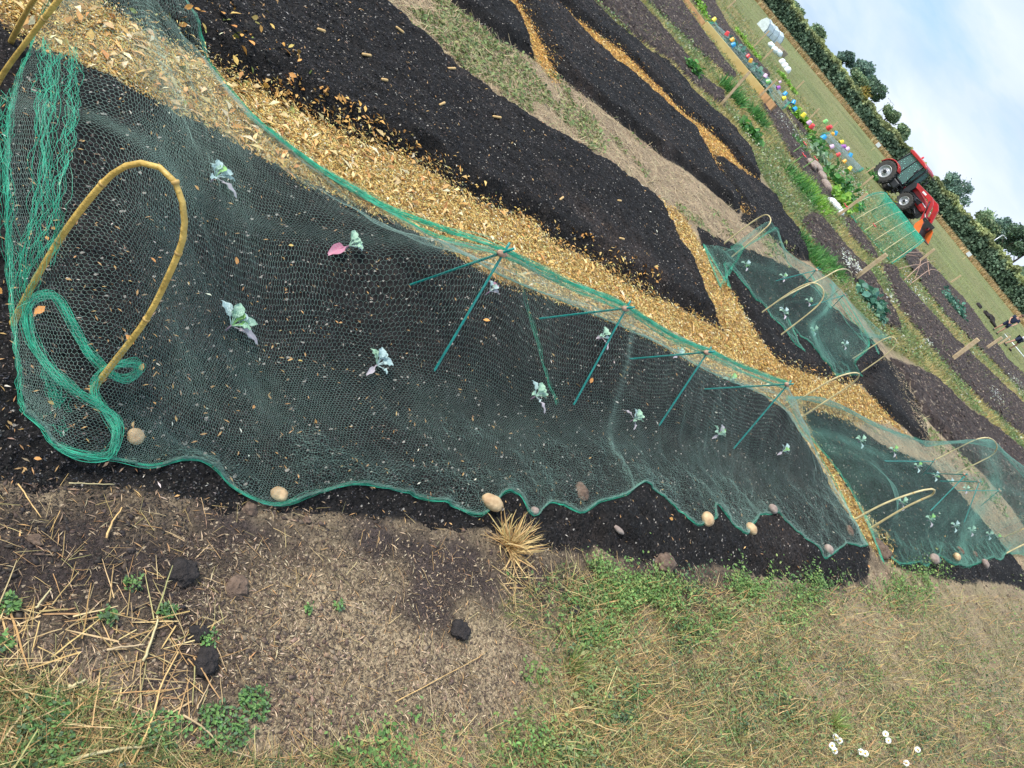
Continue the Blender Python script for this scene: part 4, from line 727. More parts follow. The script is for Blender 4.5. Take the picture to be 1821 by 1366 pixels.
for px,lb in (((1516,792),'leafy green seedling alone at the far side of the second bed'),((1572,810),'seedling at the edge of the folded band of the second net'),((1615,838),'seedling between the fold of the second net and its first rods'),((1651,852),'seedling by the joint of the first rods in the second bed'),((1684,860),'small seedling right of the first rods in the second bed'),((1712,872),'pale seedling among the bunched net of the second bed'),((1584,903),'grey seedling between the legs of the narrow pale hoop'),((1636,932),'green seedling in the front row of the second bed, nearest the narrow hoop'),((1682,942),'rounded seedling in the middle of the front row of the second bed'),((1712,950),'seedling just right of the middle of the second bed front row'),((1744,957),'slender seedling in the front row of the second bed, second from its right end'),((1768,957),'last seedling at the right end of the second bed front row'),
 ((1314,480),'first seedling at the left of the far netted bed'),((1379,502),'small seedling under the dark rods of the far bed'),((1378,567),'pale seedling by the foot of the middle hoop of the far bed'),((1425,545),'seedling half hidden behind the middle hoop of the far bed'),((1434,596),'large pale seedling in the open middle of the far bed'),((1488,622),'bright seedling at the right of the far bed, near the slim hoop')):
    L_=[(random.uniform(-5,5),-18,.05,.5,random.choice([g_,b_,n_]),1.1),(14,-10,.055,.5,g_,.6),(20,2,.065,.4,g_,.25),(-10,-6,.05,.45,g_,.5),(4,12,.045,.4,random.choice([p_,b_]),.2)]
    seedling(px,lb,L_,sc=1.25)
# ------------------------------------------------------------------ stones, clods, chips
def stone(px,rx_,ry,label,m=M_stone,name='stone',seed=0,grp='stones weighing down the net edges',nz=.14,cat='stone'):
    b=G(*px); d=np.linalg.norm(b-np.array([0,0,EYE])); b[2]=float(surf_z(b[:1],b[1:2])[0]); k=d/FPX*.92
    mb=MB(); a,c_=rx_*k,ry*k; fl=.85 if nz<.28 else .6; mb.ball((0,0,0),(a,c_,min(a,c_)*fl),nz=nz,seed=seed,sub=(16,22) if nz<.28 else (26,36)); o=mb.build(name,m,None,True); o.location=b+np.array([0,0,min(a,c_)*(.5 if nz<.28 else .12)]); o.rotation_euler=(random.uniform(-.2,.2),random.uniform(-.2,.2),random.uniform(0,3)); tag(o,label,cat,grp); return o
stone((228,793),16,14,'round tan potato-like stone at the rolled corner of the nearest net',seed=1)
stone((491,884),17,13,'tan stone with reddish streaks at the second scallop of the net edge',seed=2)
o=stone((860,905),24,16,'largest pale tan stone, upright on the net edge at the middle',seed=3)
stone((1240,934),15,13,'creamy angular stone where the net edge dips below the third rods',seed=5)
stone((1323,947),13,10,'small cream stone on the net edge, right of the angular one',seed=6)
stone((938,917),9,8,'small brown stone just inside the net right of the largest stone',M_stoneg,seed=7)
stone((1362,912),10,9,'dark brown stone under the net right of the small cream stone',M_stoneg,seed=8)
stone((1090,949),14,6,'flat grey brown stone lying on bare compost off the net',M_stoneg,seed=9,grp='loose stones')
stone((1460,984),9,10,'small pinkish stone in the last point of the nearest net edge',M_stoneg,seed=10)
stone((1685,998),7,7,'round tan stone on the front edge of the second net',seed=11)
stone((1648,1000),9,9,'grey stone on the front edge of the second net',M_stoneg,seed=12)
stone((1739,1008),9,6,'pale stone near the right end of the second net edge',M_stoneg,seed=13)
def clod(px,r,label,m=M_clod,seed=0): return stone(px,r,r*.85,label,m,'soil_clod',seed,'lumps of soil',.38,'soil clod')
clod((1018,885),19,'brown soil lump weighing the net edge between two scallops',seed=21)
clod((1563,977),20,'big brown soil lump at the near end of the straw strip',seed=22)
clod((1500,951),11,'dark soil lump under the last scallop of the nearest net',M_clod,seed=23)
clod((818,1122),24,'oval dark lump of compost alone on the bare tan soil',M_clodd,seed=24)
clod((1020,1088),19,'dark compost lump among green weeds',M_clodd,seed=25)
clod((322,1020),28,'broad dark lump in the shredded bark at the left',M_clodd,seed=26)
clod((420,1045),22,'pale brown crumbly lump on the bark covered soil',seed=27)
clod((445,905),16,'tan crumbly lump just below the net edge',seed=28)
clod((365,1180),26,'large wet black lump amid dry stalks',M_clodd,seed=29)
clod((350,1128),18,'dark lump above the large wet black one',M_clodd,seed=30)
clod((545,925),9,'tiny tan lump below the second stone',seed=31)
clod((1180,1005),24,'brown lump at the compost edge above the green weeds',seed=32)
clod((65,960),12,'small brown lump near the left edge',seed=33)
clod((1695,985),8,'dark reddish lump under the second net beside the round stone',seed=34)
clod((1722,990),7,'small reddish lump at the right of the second net edge',seed=35)
for i,(x,y,lb) in enumerate([(551,84,'bright wooden peg high on the wide bare compost bed'),(691,80,'peg close to the far edge of the wide compost bed'),(632,125,'short thin peg left of centre on the wide bed'),(661,172,'curled peg in the brown patch of the wide bed'),(766,209,'golden peg in the middle of the wide bed'),(866,228,'whitish peg in the middle of the wide bed'),(863,158,'peg at the far rim of the wide bed'),(971,240,'orange peg at the far rim near the narrow part of the path'),(979,372,'golden peg on the lower part of the wide bed'),(1083,374,'pale peg on the lower right of the wide bed'),(1086,442,'golden peg nearest the straw on the wide bed'),(787,142,'small reddish peg above the golden one')]):
    b=G(x,y); b[2]=float(surf_z(b[:1],b[1:2])[0])+.006; mb=MB(); L_=.045+.012*(i%3); mb.tube([(-L_/2,0,0),(-L_/2+.004,0,.001),(L_/2-.006,0,.002),(L_/2,0,.001)],[.004,.0065,.0068,.0045],8); o=mb.build('wooden_peg',M_peg,None,True); o.location=b; o.rotation_euler=(0,random.uniform(-.2,.1),random.uniform(.9,1.7)); tag(o,lb,'peg','wooden pegs lying on the wide compost bed')
# sticks lying in the foreground
STK=[([(187,960),(195,935),(215,905)],.004,'pale grey forked-off stick lying on the dark soil'),([(250,1180),(272,1120),(275,1100)],.005,'cut yellow stalk standing out of the soil left of the wet lump'),([(230,1360),(262,1290),(285,1215),(312,1165)],.004,'long dry yellow stalk leaning past the wet black lump'),([(320,1275),(360,1300),(400,1335),(445,1350)],.0035,'curved dry stalk at the bottom left'),([(185,1160),(215,1155),(252,1150)],.004,'short thick pale stalk pointing left'),([(120,1225),(150,1212)],.006,'short cut stalk end'),([(700,1250),(850,1170),(862,1160)],.002,'thin straw beside the lone dark lump'),([(1222,1155),(1262,1132)],.005,'short pale stick in the grass below the weeds'),([(345,1265),(372,1210)],.0025,'thin straight stick across the wet soil'),([(100,1366),(180,1340),(265,1330)],.006,'thick yellow stalk along the bottom edge'),([(60,1085),(88,1050)],.004,'short grey stick at the left edge'),([(30,865),(70,925)],.0025,'thin reddish straw at the far left'),([(1425,1135),(1448,1150)],.006,'pale peeled stub in the grass'),([(120,862),(202,864)],.0025,'thin straw lying level just below the net corner'),([(760,1225),(770,1310)],.0015,'fine straw in the sparse grass')]
for pts,r,lb in STK:
    P=[G(x,y) for x,y in pts]; 
    for p in P: p[2]=float(surf_z(p[:1],p[1:2])[0])+r+.008
    o0=P[0].copy(); mb=MB(); Q=smooth_path(P,9); Q=Q+RNG.normal(0,r*.2,Q.shape); mb.tube(Q-o0,[r*.62*(1-.45*k/8) for k in range(9)],7); o=mb.build('stick',random.choice([M_canep,M_peg,M_wood]),None,True); o.location=o0; tag(o,lb,'stick','sticks and dry stalks on the ground')
# uprooted dry tuft below the net
def tuft(px,n,h,label,cols,sp_=.9,name='dry_tuft',cat='dry grass tuft',group=None):
    b=G(*px); b[2]=float(surf_z(b[:1],b[1:2])[0]); P=b+RNG.normal(0,.012,(n,3))*[1,1,0]; s=U(h*.5,h,n); V,Fq,C=scat(P,*BLADE,np.stack([s*.7,s,s],-1),U(.2,sp_,n),pal(n,cols,[1]*len(cols))); o=big(name,V-b,Fq,M_bits if name=='dry_tuft' else M_leaf,C); o.location=b; tag(o,label,cat,group); return o
tuft((905,975),160,.13,'straw coloured uprooted tuft just below the largest stone',[(.62,.45,.2),(.55,.35,.14)],1.3)
tuft((1015,1190),70,.1,'small fresh green grass tuft with yellow base',[(.2,.3,.08),(.4,.38,.14)],1.,'grass_tuft','grass tuft')
tuft((1480,1290),90,.10,'green grass tuft left of the daisies',[(.22,.36,.08),(.4,.42,.14)],1.,'grass_tuft','grass tuft')
# daisies
M_pet=mat('petal_white',(.85,.85,.82),.5,.04,30); M_eye=mat('daisy_eye',(.8,.5,.04),.6,.2,80)
for i,(x,y,lb) in enumerate([(1486,1311,'daisy at the top of the left cluster'),(1494,1318,'wide open daisy right of the topmost in the left cluster'),(1480,1326,'daisy at the left of the left cluster'),(1485,1335,'lowest daisy in the left cluster'),(1531,1337,'half closed daisy of the middle pair'),(1539,1340,'open daisy with a bright yellow eye in the middle pair'),(1575,1305,'upper daisy of the right pair'),(1580,1317,'lower daisy of the right pair'),(1632,1333,'single nodding daisy at the far right'),(1612,1357,'daisy at the bottom edge')]):
    b=G(x-6,y+10); b[2]=float(surf_z(b[:1],b[1:2])[0]); t=T(b,x,y); h=max(t[2]-b[2],.05); root=empty('daisy',b); tag(root,lb,'daisy','white daisies at the bottom right'); tp=t-b
    mb=MB(); mb.tube([(0,0,-.01),tuple(tp*.5+[0.006,0,0]),tuple(tp)],.0013,5); mb.build('stalk',M_sn,root,True)
    mp_=MB(); n=14; tl=.5
    for k in range(n):
        a=2*math.pi*k/n; d=np.array((math.cos(a),math.sin(a),-.12)); s=np.array((-math.sin(a),math.cos(a),0)); c=np.zeros(3); V=[c+d*.004-s*.002,c+d*.004+s*.002,c+d*.011+s*.0032,c+d*.0175+s*.002,c+d*.0175-s*.002,c+d*.011-s*.0032]; V+=[v-np.array((0,0,.0006)) for v in V]
        mp_.add(V,[(0,1,2,5),(5,2,3,4),(7,6,11,8),(8,11,10,9)])
    o1=mp_.build('petals',M_pet,root); me=MB(); me.ball((0,0,.002),(.0055,.0055,.004),nz=0,sub=(6,10)); o2=me.build('eye',M_eye,root,True)
    for o_ in (o1,o2): o_.location=tp; v_=Vector((-b[0]*.8+random.uniform(-1,1),-b[1]*.8+random.uniform(-1,1),2.6)); o_.rotation_euler=v_.to_track_quat('Z','Y').to_euler(); o_.scale=(.8,)*3
# ------------------------------------------------------------------ wooden stakes
def zs(b): b=np.array(b,float); b[2]=float(surf_z(b[:1],b[1:2])[0]); return b
def stake(b0,t0,wpx,label,split=False,name='wooden_stake',grp='pale wooden stakes on the allotments',m=None,cat='stake'):
    b=zs(G(*b0)); t=T(b,*t0); D=np.linalg.norm(b-np.array([0,0,EYE])); wd=wpx*D/FPX*.9/2; o=b.copy(); mb=MB(); d=(t-b)/np.linalg.norm(t-b)
    def bar(off,w_):
        x=np.array((d[2],0,-d[0])); x/=np.linalg.norm(x); y=np.cross(d,x); L_=np.linalg.norm(t-b); V=[]
        for (q,k) in ((-.1,1),(L_-.012,1),(L_,.75)):
            for sx,sy in ((-1,-1),(1,-1),(1,1),(-1,1)): V.append(d*q+x*w_*sx*k+y*w_*sy*k+x*off)
        F_=[(i*4+j,i*4+(j+1)%4,(i+1)*4+(j+1)%4,(i+1)*4+j) for i in range(2) for j in range(4)]+[(0,3,2,1),(8,9,10,11)]; mb.add(V,F_)
    if split: bar(-wd*.55,wd*.5); bar(wd*.55,wd*.5)
    else: bar(0,wd)
    ob=mb.build(name,m or M_wood,None,False); ob.location=o; return tag(ob,label,cat,grp)
for a in [((1281,187),(1334,127),4.6,'tall stake leaning across the end of the yellow plank'),((1348,174),(1382,141),3.4,'stake standing behind the brown end of the plank'),((1414,160),(1430,144),2.4,'short thin stake behind the lime green salad row'),((1436,214),(1457,193),2.6,'stake between the yellow cup and the pale pink cup'),((1478,229),(1490,217),2.2,'small stake touching the red cup by the field'),((1532,331),(1553,313),3.2,'stake below the rear wheel of the tractor'),((1537,309),(1555,297),2.2,'thin stake just left of the tractor rear wheel'),((1490,383),(1543,344),4.8,'stake in front of the green net tunnel'),((1632,466),(1662,443),3.6,'stake to the right of the tunnel in dark soil'),((1688,641),(1740,603),6.,'thick lone stake among weeds near the right edge'),((1752,620),(1782,600),4.,'stake just in front of the two bending people'),((1775,614),(1797,598),2.6,'thinner stake touching the legs of the white shirted person'),((1691,502),(1709,490),2.4,'small stake at the edge of the mown field'),((1292,16),(1308,1),2.6,'stake near the top edge of the photo'),((1340,83),(1368,55),2.2,'slim stake in front of the white cold frame'),((1356,107),(1375,87),2.8,'stake left of the round white cloches')]: stake(*a)
stake((1516,497),(1577,452),7.,'pair of pale stakes standing close together beside the far hoops',True)
for b0,t0,lb in [((1346,9),(1354,1),'first thin post by the hedge at the top edge'),((1368,36),(1378,29),'thin post behind the white cold frame'),((1374,48),(1382,40),'thin post just right of the one behind the cold frame'),((1392,64),(1400,56),'thin post between the cold frame and the cloches at the hedge foot'),((1414,92),(1422,85),'thin post beyond the round white cloches'),((1440,120),(1447,112),'thin hedge post left of the autumn coloured bush'),((1470,152),(1477,146),'thin hedge post below the autumn coloured bush'),((1500,186),(1505,181),'short hedge post left of the twin headed lamp'),((1525,217),(1532,211),'thin hedge post right of the twin headed lamp'),((1548,252),(1559,244),'thin hedge post by the square white board'),((1667,390),(1676,382),'thin hedge post right of the tractor cab'),((1697,425),(1706,417),'thin hedge post midway between tractor and single lamp'),((1727,462),(1737,455),'thin hedge post beside the right white board'),((1760,502),(1771,494),'thin hedge post under the single lamp'),((1796,540),(1805,534),'thin hedge post above the dark shirted person')]:
    stake(b0,t0,1.3,lb,name='fence_post',grp='thin posts along the hedge',m=M_white if False else M_canep,cat='post')
# cups on canes
CM={c:mat('cup_'+c,v,.35,.08,10,spec=.6) for c,v in dict(yellow=(.8,.66,.03),red=(.75,.06,.06),orange=(.85,.4,.03),blue=(.02,.32,.62),green=(.3,.7,.2),purple=(.4,.12,.45),pink=(.75,.5,.68)).items()}
CUPS=[(1270,35,'yellow','at the far left, behind the start of the plank',1),(1293,60,'red','leftmost red one, behind the plank',1),(1302,71,'orange','between the leftmost red cup and a blue cup',1),(1304,80,'blue','leftmost blue one, behind the plank',1.1),(1330,100,'red','beside an orange cup above the cabbages',.9),(1335,108,'orange','above the cabbages, touching a red cup',.9),(1361,135,'pink','pale pink one tilted over by the net',.9),(1366,145,'green','left of the stake behind the plank end',1),(1387,146,'pink','small pale one near the lime salad row',.6),(1384,156,'purple','leftmost purple one',.9),(1396,167,'blue','just above a yellow cup',1),(1394,175,'yellow','just below a blue cup',1),(1411,182,'blue','midway, left of the bright green salad',1),(1413,194,'blue','right above the bright green salad',1),(1429,205,'yellow','long tilted one by a stake',1.1),(1439,218,'pink','whitish one left of a red cup',1),(1444,225,'red','right of the whitish pink cup',1.1),(1468,216,'green','rightmost green one, near the field',.9),(1475,227,'red','beside the small stake by the field',1.1),(1480,239,'orange','touching a small blue cup',.9),(1486,237,'blue','small one touching an orange cup',.9),(1464,245,'blue','largest blue one, drooping',1.3),(1479,261,'pink','pale one over the grey net',1),(1496,253,'yellow','above the purple cup by the field',1),(1500,261,'purple','between a yellow and a pink cup',1),(1507,265,'pink','rightmost pink one by the purple cup',.9),(1491,275,'red','rightmost red one',.9),(1512,276,'blue','rightmost blue one, nearest the tractor',1),(1502,287,'orange','rightmost orange one, flattened',.9),(1511,300,'yellow','rightmost yellow one, near the tractor wheel',1)]
for i,(x,y,c,w_,s) in enumerate(CUPS):
    b=zs(G(x-15,y+13)); t=T(b,x,y); D=np.linalg.norm(b); root=empty('cane_with_cup',b); tag(root,c+' cup on a garden cane, '+w_,'cane topper','coloured cups capping canes between the plank and the tractor'); tp=t-b; r=4.0*s*D/FPX*.9
    mb=MB(); mb.tube([(0,0,-.05),tuple(tp*.5),tuple(tp)],.005*D/25+.003,6); mb.build('cane',M_canep,root,True)
    mb=MB(); mb.lathe([(r*.05,r*1.0),(r*.7,r*.98),(r*.82,r*.85),(r,-r*.6),(r*1.08,-r*.75),(r*.9,-r*.75),(r*.7,r*.7),(0.001,r*.75)],14,'z'); o=mb.build('cup',CM[c],root,True); o.location=tp; o.rotation_euler=(random.uniform(-.5,.5),random.uniform(-.5,.5),0)
# yellow plank: a board laid on edge blocks
a,b,c_=zs(G(1247,48)),zs(G(1348,168)),zs(G(1367,200)); 
def board(p,q,wd,th,name,m,parent=None,o=np.zeros(3),zz=.12):
    d=(q-p); L_=np.linalg.norm(d[:2]); d=d/np.linalg.norm(d); s=np.array((-d[1],d[0],0)); mb=MB(); V=[]
    for f in (0,1):
        for sx,sz in ((-1,0),(1,0),(1,1),(-1,1)): V.append(p*(1-f)+q*f+s*sx*wd/2+np.array((0,0,zz+sz*th))-o)
    mb.add(V,[(0,1,5,4),(1,2,6,5),(2,3,7,6),(3,0,4,7),(0,3,2,1),(4,5,6,7)]); return mb.build(name,m,parent,False,bevel=.004)
z_=zs(G(1196,-22)); root=empty('plank_edging',(a+c_)/2); tag(root,'long bright yellow board edging a bed, with a shorter brown board butted to its end','plank'); o=(a+c_)/2
board(a,b,.06,.24,'yellow_board',M_plank,root,o,-.02); board(b+ (b-a)/np.linalg.norm(b-a)*.02,c_,.06,.22,'brown_board',M_plank2,root,o,-.02)
board(z_,a,.06,.18,'far_board',M_plank2,root,o,-.02)
for f,(p) in enumerate((.08,.35,.62,.9)):
    q=a*(1-p)+b*p; mb=MB(); mb.box(q-o+np.array((.02,.07,.02)),(.06,.05,.34)); mb.build('peg',M_plank,root)
# white cold frame, bags, cloches, crate
M_fleece=mat('white_fleece',(.72,.8,.8),.6,.12,5,.4,12)
b=zs(G(1352,50)); e=zs(G(1378,76)); root=empty('cold_frame',b); tag(root,'white fleece covered frame behind the yellow plank, near the mown field','cold frame'); d=e-b; L_=np.linalg.norm(d[:2]); ang=math.atan2(d[1],d[0]); root.rotation_euler=(0,0,ang)
mb=MB(); n=12; sec=[(-.5,0),(-.48,.45),(-.3,.8),(0,.95),(.3,.85),(.5,.45),(.52,0)]; V=[]
for k in range(n+1):
    for (yy,zz) in sec: V.append((L_*k/n,yy+.04*math.sin(k*1.7),zz*(1+.08*math.sin(k*1.3+yy*3))))
mb.add(V,[(k*7+j,k*7+j+1,(k+1)*7+j+1,(k+1)*7+j) for k in range(n) for j in range(6)]+[tuple(range(7)),tuple(n*7+j for j in range(6,-1,-1))]); mb.build('fleece',M_fleece,root,False)
for k in (0.02,.33,.66,.98):
    mb=MB(); mb.tube([(L_*k,yy*1.03,zz*1.03) for yy,zz in sec],.02,6); mb.build('hoop',M_grey,root,True)
for i,(x,y,r,lb) in enumerate([(1368,84,6,'white sack next to the cold frame'),(1374,92,6,'white sack in the middle of three beside the crate'),(1381,98,6.5,'white sack nearest the round cloches'),]):
    p=zs(G(x,y)); D=np.linalg.norm(p); mb=MB(); rr=r*D/FPX; mb.ball((0,0,rr*.55),(rr,rr*.8,rr*.8),nz=.25,seed=40+i,sub=(12,16)); o=mb.build('white_sack',M_fleece,None,True); o.location=p; tag(o,lb,'sack','white sacks')
for i,(x,y,lb) in enumerate([(1391,110,'round white cloche, leftmost of the row of three'),(1396,117,'round white cloche, middle one of the three'),(1401,124,'round white cloche, rightmost and nearest of the three')]):
    p=zs(G(x-3,y+3)); D=np.linalg.norm(p); rr=5.2*D/FPX; mb=MB(); mb.lathe([(rr,0),(rr*1.02,rr*.5),(rr*.9,rr*1.),(rr*.6,rr*1.4),(rr*.15,rr*1.55),(0.001,rr*1.56)],18,'z'); o=mb.build('white_cloche',M_white,None,True); o.location=p; tag(o,lb,'cloche','round white cloches by the mown field')
p=zs(G(1384,92)); mb=MB(); M_cr=mat('crate_wood',(.4,.32,.22),.8,.2,10)
for (x0,y0,sx,sy) in ((0,-.5,1.4,.04),(0,.5,1.4,.04),(-.7,0,.04,1.),(.7,0,.04,1.)): mb.box((x0,y0,.22),(sx,sy,.44))
o=mb.build('crate',M_cr); o.location=p; o.rotation_euler=(0,0,ang); tag(o,'low open wooden frame between the white sacks and the mown field','wooden frame')
# white boards at the hedge
for (x,y,bx,by,lb) in ((1562,258,1549,268,'square white board by the hedge left of the tractor'),(1723,452,1712,462,'square white board by the hedge right of the tractor')):
    b=zs(G(bx,by)); t=T(b,x,y); D=np.linalg.norm(b); r=3.4*D/FPX; root=empty('white_board',b); tag(root,lb,'sign board','white boards at the hedge'); tp=t-b; mb=MB(); mb.tube([(0,0,-.1),tuple(tp)],.05,6); mb.build('post',M_canep,root); mb=MB(); mb.box(tp+np.array((0,-.07,0)),(r*2,.05,r*1.7)); mb.build('board',M_white,root,bevel=.01)
# small stone edging and slabs by the white flowers
for i,(x,y,l,lb) in enumerate([(1436,298,.45,'flat grey slab edging the flower bed, left one'),(1446,302,.5,'flat grey slab edging the flower bed, angled one'),(1456,318,.4,'narrow grey slab in the middle of the edging'),(1464,334,.45,'grey slab nearest the white flowers'),(1477,363,.35,'rough white stone at the left of the three edging stones'),(1483,370,.35,'rough white stone in the middle of three edging stones'),(1489,377,.35,'rough white stone touching the stake'),]):
    p=zs(G(x,y)); mb=MB(); mb.ball((0,0,.05),(l*.5,.13,.09),nz=.2,seed=60+i,sub=(8,12)); o=mb.build('edging_stone',M_white if i>3 else M_stoneg,None); o.location=p; o.rotation_euler=(0,0,-.9+.3*(i%2)); tag(o,lb,'edging stone','stones edging the flower bed')
# garden plants one can tell apart
def bush(px,r,hh,n,cols,label,lf=.07,name='garden_plant',cat='plant',blade=False,grp=None):
    b=zs(G(*px)); P=b+np.clip(RNG.normal(0,1,(n,3)),-1.6,1.6)*np.array((r*.45,r*.45,0)); P[:,2]=b[2]+np.clip(np.abs(RNG.normal(0,hh*.4,n)),0,hh); 
    s=U(lf*.6,lf,n)
    if blade: V,Fq,C=scat(P*[1,1,0]+[0,0,b[2]],*BLADE,np.stack([s*1.2,s,s],-1),U(0,1,n),pal(n,cols,[1]*len(cols)))
    else: V,Fq,C=scat(P,*LEAF,np.stack([s*1.3,s,s],-1),U(0,1.3,n),pal(n,cols,[1]*len(cols)))
    o=big(name,V-b,Fq,M_leaf,C); o.location=b; tag(o,label,cat,grp)
GR=[(.09,.27,.06),(.14,.34,.08),(.06,.18,.05)]; LM=[(.3,.5,.08),(.22,.45,.06)]; BG=[(.10,.25,.18),(.16,.33,.22),(.08,.2,.13)]
PL=[((1298,172),.42,.3,500,GR,'large feathery green clump at the foot of the tall leaning stake',.3,True),((1342,212),.35,.3,300,GR,'green clump in front of the brown end of the plank',.3,True),((1226,128),.25,.12,120,GR,'small green clump on the brown dug bed in front of the plank',.12,False),
((1447,262),.6,.35,220,GR,'leafy plant under the drooping blue cup',.22,False),((1455,285),.6,.3,200,[(.3,.4,.25),(.2,.32,.18)],'grey green leafy plant near the grey slabs',.22,False),((1440,352),.6,.3,420,LM,'light green grassy clump before the white flowers',.3,True),((1420,335),.6,.25,300,GR,'green grassy clump left of the light one',.28,True),((1489,361),.5,.3,200,LM,'lettuce beside the white edging stones',.2,False),((1492,340),1.0,.5,420,GR,'dark foliage of the white flowering bush',.2,False),((1548,312),.7,.35,220,GR,'green clump near the tractor front wheel',.2,False),((1575,300+60),.6,.6,160,[(.5,.45,.05),(.3,.35,.06)],'yellow flowering weed under the tractor',.14,False),
((1690,545),.8,.3,260,BG,'teal green cabbage clump in the far bed',.2,False),((1440,455),.4,.2,420,GR,'bright grass clump at the tip of the far black bed',.2,True),((1478,480),.35,.2,260,GR,'grass clump in front of the white flower patch',.2,True),((1545,545),.4,.2,260,BG,'blue green clump right of the far net',.16,False),((1330,240),.3,.2,160,GR,'weedy clump at the side of the thin black bed',.16,False),((1418,300-40),.4,.3,200,GR,'bushy weeds left of the dark bed',.18,True),((1800,560+20),.8,.3,10,BG,'small plant by the dark shirted person',.2,False)]
def vrow(a,b,n,r,hh,cols,name,label,cat,grp,lf,cnt=60):
    pr=None
    for k in range(n):
        f=k/(n-1); px=(a[0]*(1-f)+b[0]*f+random.uniform(-1,1),a[1]*(1-f)+b[1]*f+random.uniform(-1,1)); bush(px,r*random.uniform(.8,1.15),hh,cnt,cols,label,lf,name,cat,False,grp)
vrow((1292,82),(1357,160),12,.26,.28,BG,'cabbage','blue green cabbage in the netted row right behind the yellow plank','cabbage','cabbages in the row behind the plank',.24)
vrow((1234,4),(1252,30),6,.22,.2,LM,'salad_plant','bright green salad plant in the short row at the top edge','salad plant','salad plants at the top edge',.15)
vrow((1308,55),(1348,106),12,.2,.16,LM,'salad_plant','lime green salad plant in the row behind the leftmost cups','salad plant','lime green salad plants behind the cups',.16)
vrow((1384,130),(1412,166),9,.22,.2,LM,'salad_plant','yellow green salad plant in the row by the thin stake','salad plant','yellow green salad plants by the thin stake',.17)
vrow((1405,200),(1436,236),10,.26,.3,LM,'lettuce','bright green lettuce in the dense row right of the blue cups','lettuce','lettuces beside the blue cups',.2)
for (px,r,hh,n,cols,lb,lf,bl) in PL: bush(px,r,hh,n,cols,lb,lf,blade=bl)
for (x,y,lb) in ((1406,293,'orange red poppy at the left of the pair'),(1406-0,274,'red poppy beside the dark bed'),(1425,301,'red flower at the corner of the grey slabs'),(1534,414,'red flower in front of the net tunnel'),(1480,382,'red flower beside the white edging stones')):
    b=zs(G(x,y)); root=empty('red_flower',b); tag(root,lb,'flower','red flowers'); mb=MB(); mb.tube([(0,0,0),(.02,0,.3)],.01,5); mb.build('stalk',M_sn,root)
    mb=MB(); 
    for k in range(6):
        a=k*1.05; d=np.array((math.cos(a),math.sin(a),.35)); s=np.array((-math.sin(a),math.cos(a),0)); mb.add([(.02,0,.3),d*.06+s*.04+[.02,0,.3],d*.1+[.02,0,.3],d*.06-s*.04+[.02,0,.3]],[(0,1,2,3)])
    mb.build('petals',CM['red'],root)
# brushwood arcs right of the tunnel
for i,(pts,lb) in enumerate([([(1600,455),(1618,470),(1625,495),(1612,500)],'reddish bent stick leftmost in the brushwood'),([(1608,452),(1630,462),(1648,492)],'bent stick curving over the dark bed'),([(1605,500),(1625,480),(1660,465)],'thin twig lying across the brushwood'),([(1615,508),(1640,490),(1672,486)],'twig at the near side of the brushwood'),([(1595,480),(1620,482),(1645,497)],'twig lying level among the brushwood')]):
    P=[zs(G(x,y))+np.array((0,0,.05+.25*(k in (1,)))) for k,(x,y) in enumerate(pts)]; Q=smooth_path(P,12); mb=MB(); mb.tube(Q-P[0],.012,6); o=mb.build('twig',M_clip,None,True); o.location=P[0]; tag(o,lb,'twig','brushwood right of the net tunnel')
# ------------------------------------------------------------------ hedge, trees
base=[(1300,-58),(1352,8),(1400,65),(1452,128),(1500,185),(1550,247),(1600,309),(1660,383),(1715,452),(1760,508),(1821,578),(1900,672)]
HB=[G(*p) for p in base]; 
DH=145.
HB=[ray(x,y)/np.hypot(*ray(x,y)[:2])*DH*np.array([1,1,0]) for x,y in base]; HB=[np.array((p[0],p[1],-.85)) for p in HB]
HH=[4.1,4.,3.6,3.3,3.2,3.2,3.3,3.9,4.3,4.3,4.3,4.3]
def cards(P,s,cols,mt=M_far,name='foliage',parent=None,o=np.zeros(3)):
    V,Fq,C=scat(P,[(-.5,0,-.5),(.5,.1,-.45),(.45,0,.5),(-.5,-.1,.4)],[(0,1,2,3)],s,U(0,1.4,len(P)),cols); return big(name,V-o,Fq,mt,C,parent)
n=110000; t=U(0,len(HB)-1.001,n); i=t.astype(int); f=(t-i)[:,None]; P0=np.array(HB); hs_=np.array(HH); L0=P0[i]*(1-f)+P0[i+1]*f; hh=hs_[i]*(1-f[:,0])+hs_[i+1]*f[:,0]; x=t*14
hh=hh*(1+.35*fbm(x,x*0,.5,4,5)); v=U(0,1,n)**.8; dep=RNG.normal(0,.9,n)*(1.1-v*.6)+.8*fbm(x,v*3,1.3,3,8); dirs=L0[:,:2]/np.hypot(L0[:,0],L0[:,1])[:,None]
P=L0.copy(); P[:,2]+=v*hh; P[:,:2]+=dirs*(1.5+dep[:,None]*1.4)
lum=fbm(x,v*5,.9,4,12); ylw=sm((v-.72)/.2+fbm(x,v,.7,3,3)*2)[:,None]
c=np.array((.075,.115,.06))*(1-ylw)+np.array((.21,.23,.085))*ylw; c=c*(1+1.3*lum)[:,None]*U(.75,1.3,n)[:,None]
o=np.array(HB[5]); root=empty('hedge',o); tag(root,'long dense green hedge with yellowish top running behind the mown field','hedge'); cards(P,U(.16,.36,n),c*np.array((1.65,1.65,1.95)),parent=root,o=o)  # leaf colour lifted towards blue: distance haze painted in
mb=MB(); 
for k in range(40):
    q=k/39*(len(HB)-1.01); ii=int(q); p=HB[ii]*(1-(q-ii))+HB[ii+1]*(q-ii); dd=p[:2]/np.hypot(*p[:2])*1.5; mb.tube([(p[0]+dd[0],p[1]+dd[1],-.9),(p[0]+dd[0]+.2,p[1]+dd[1],.4),(p[0]+dd[0],p[1]+dd[1],1.4)],[.12,.08,.04],5)
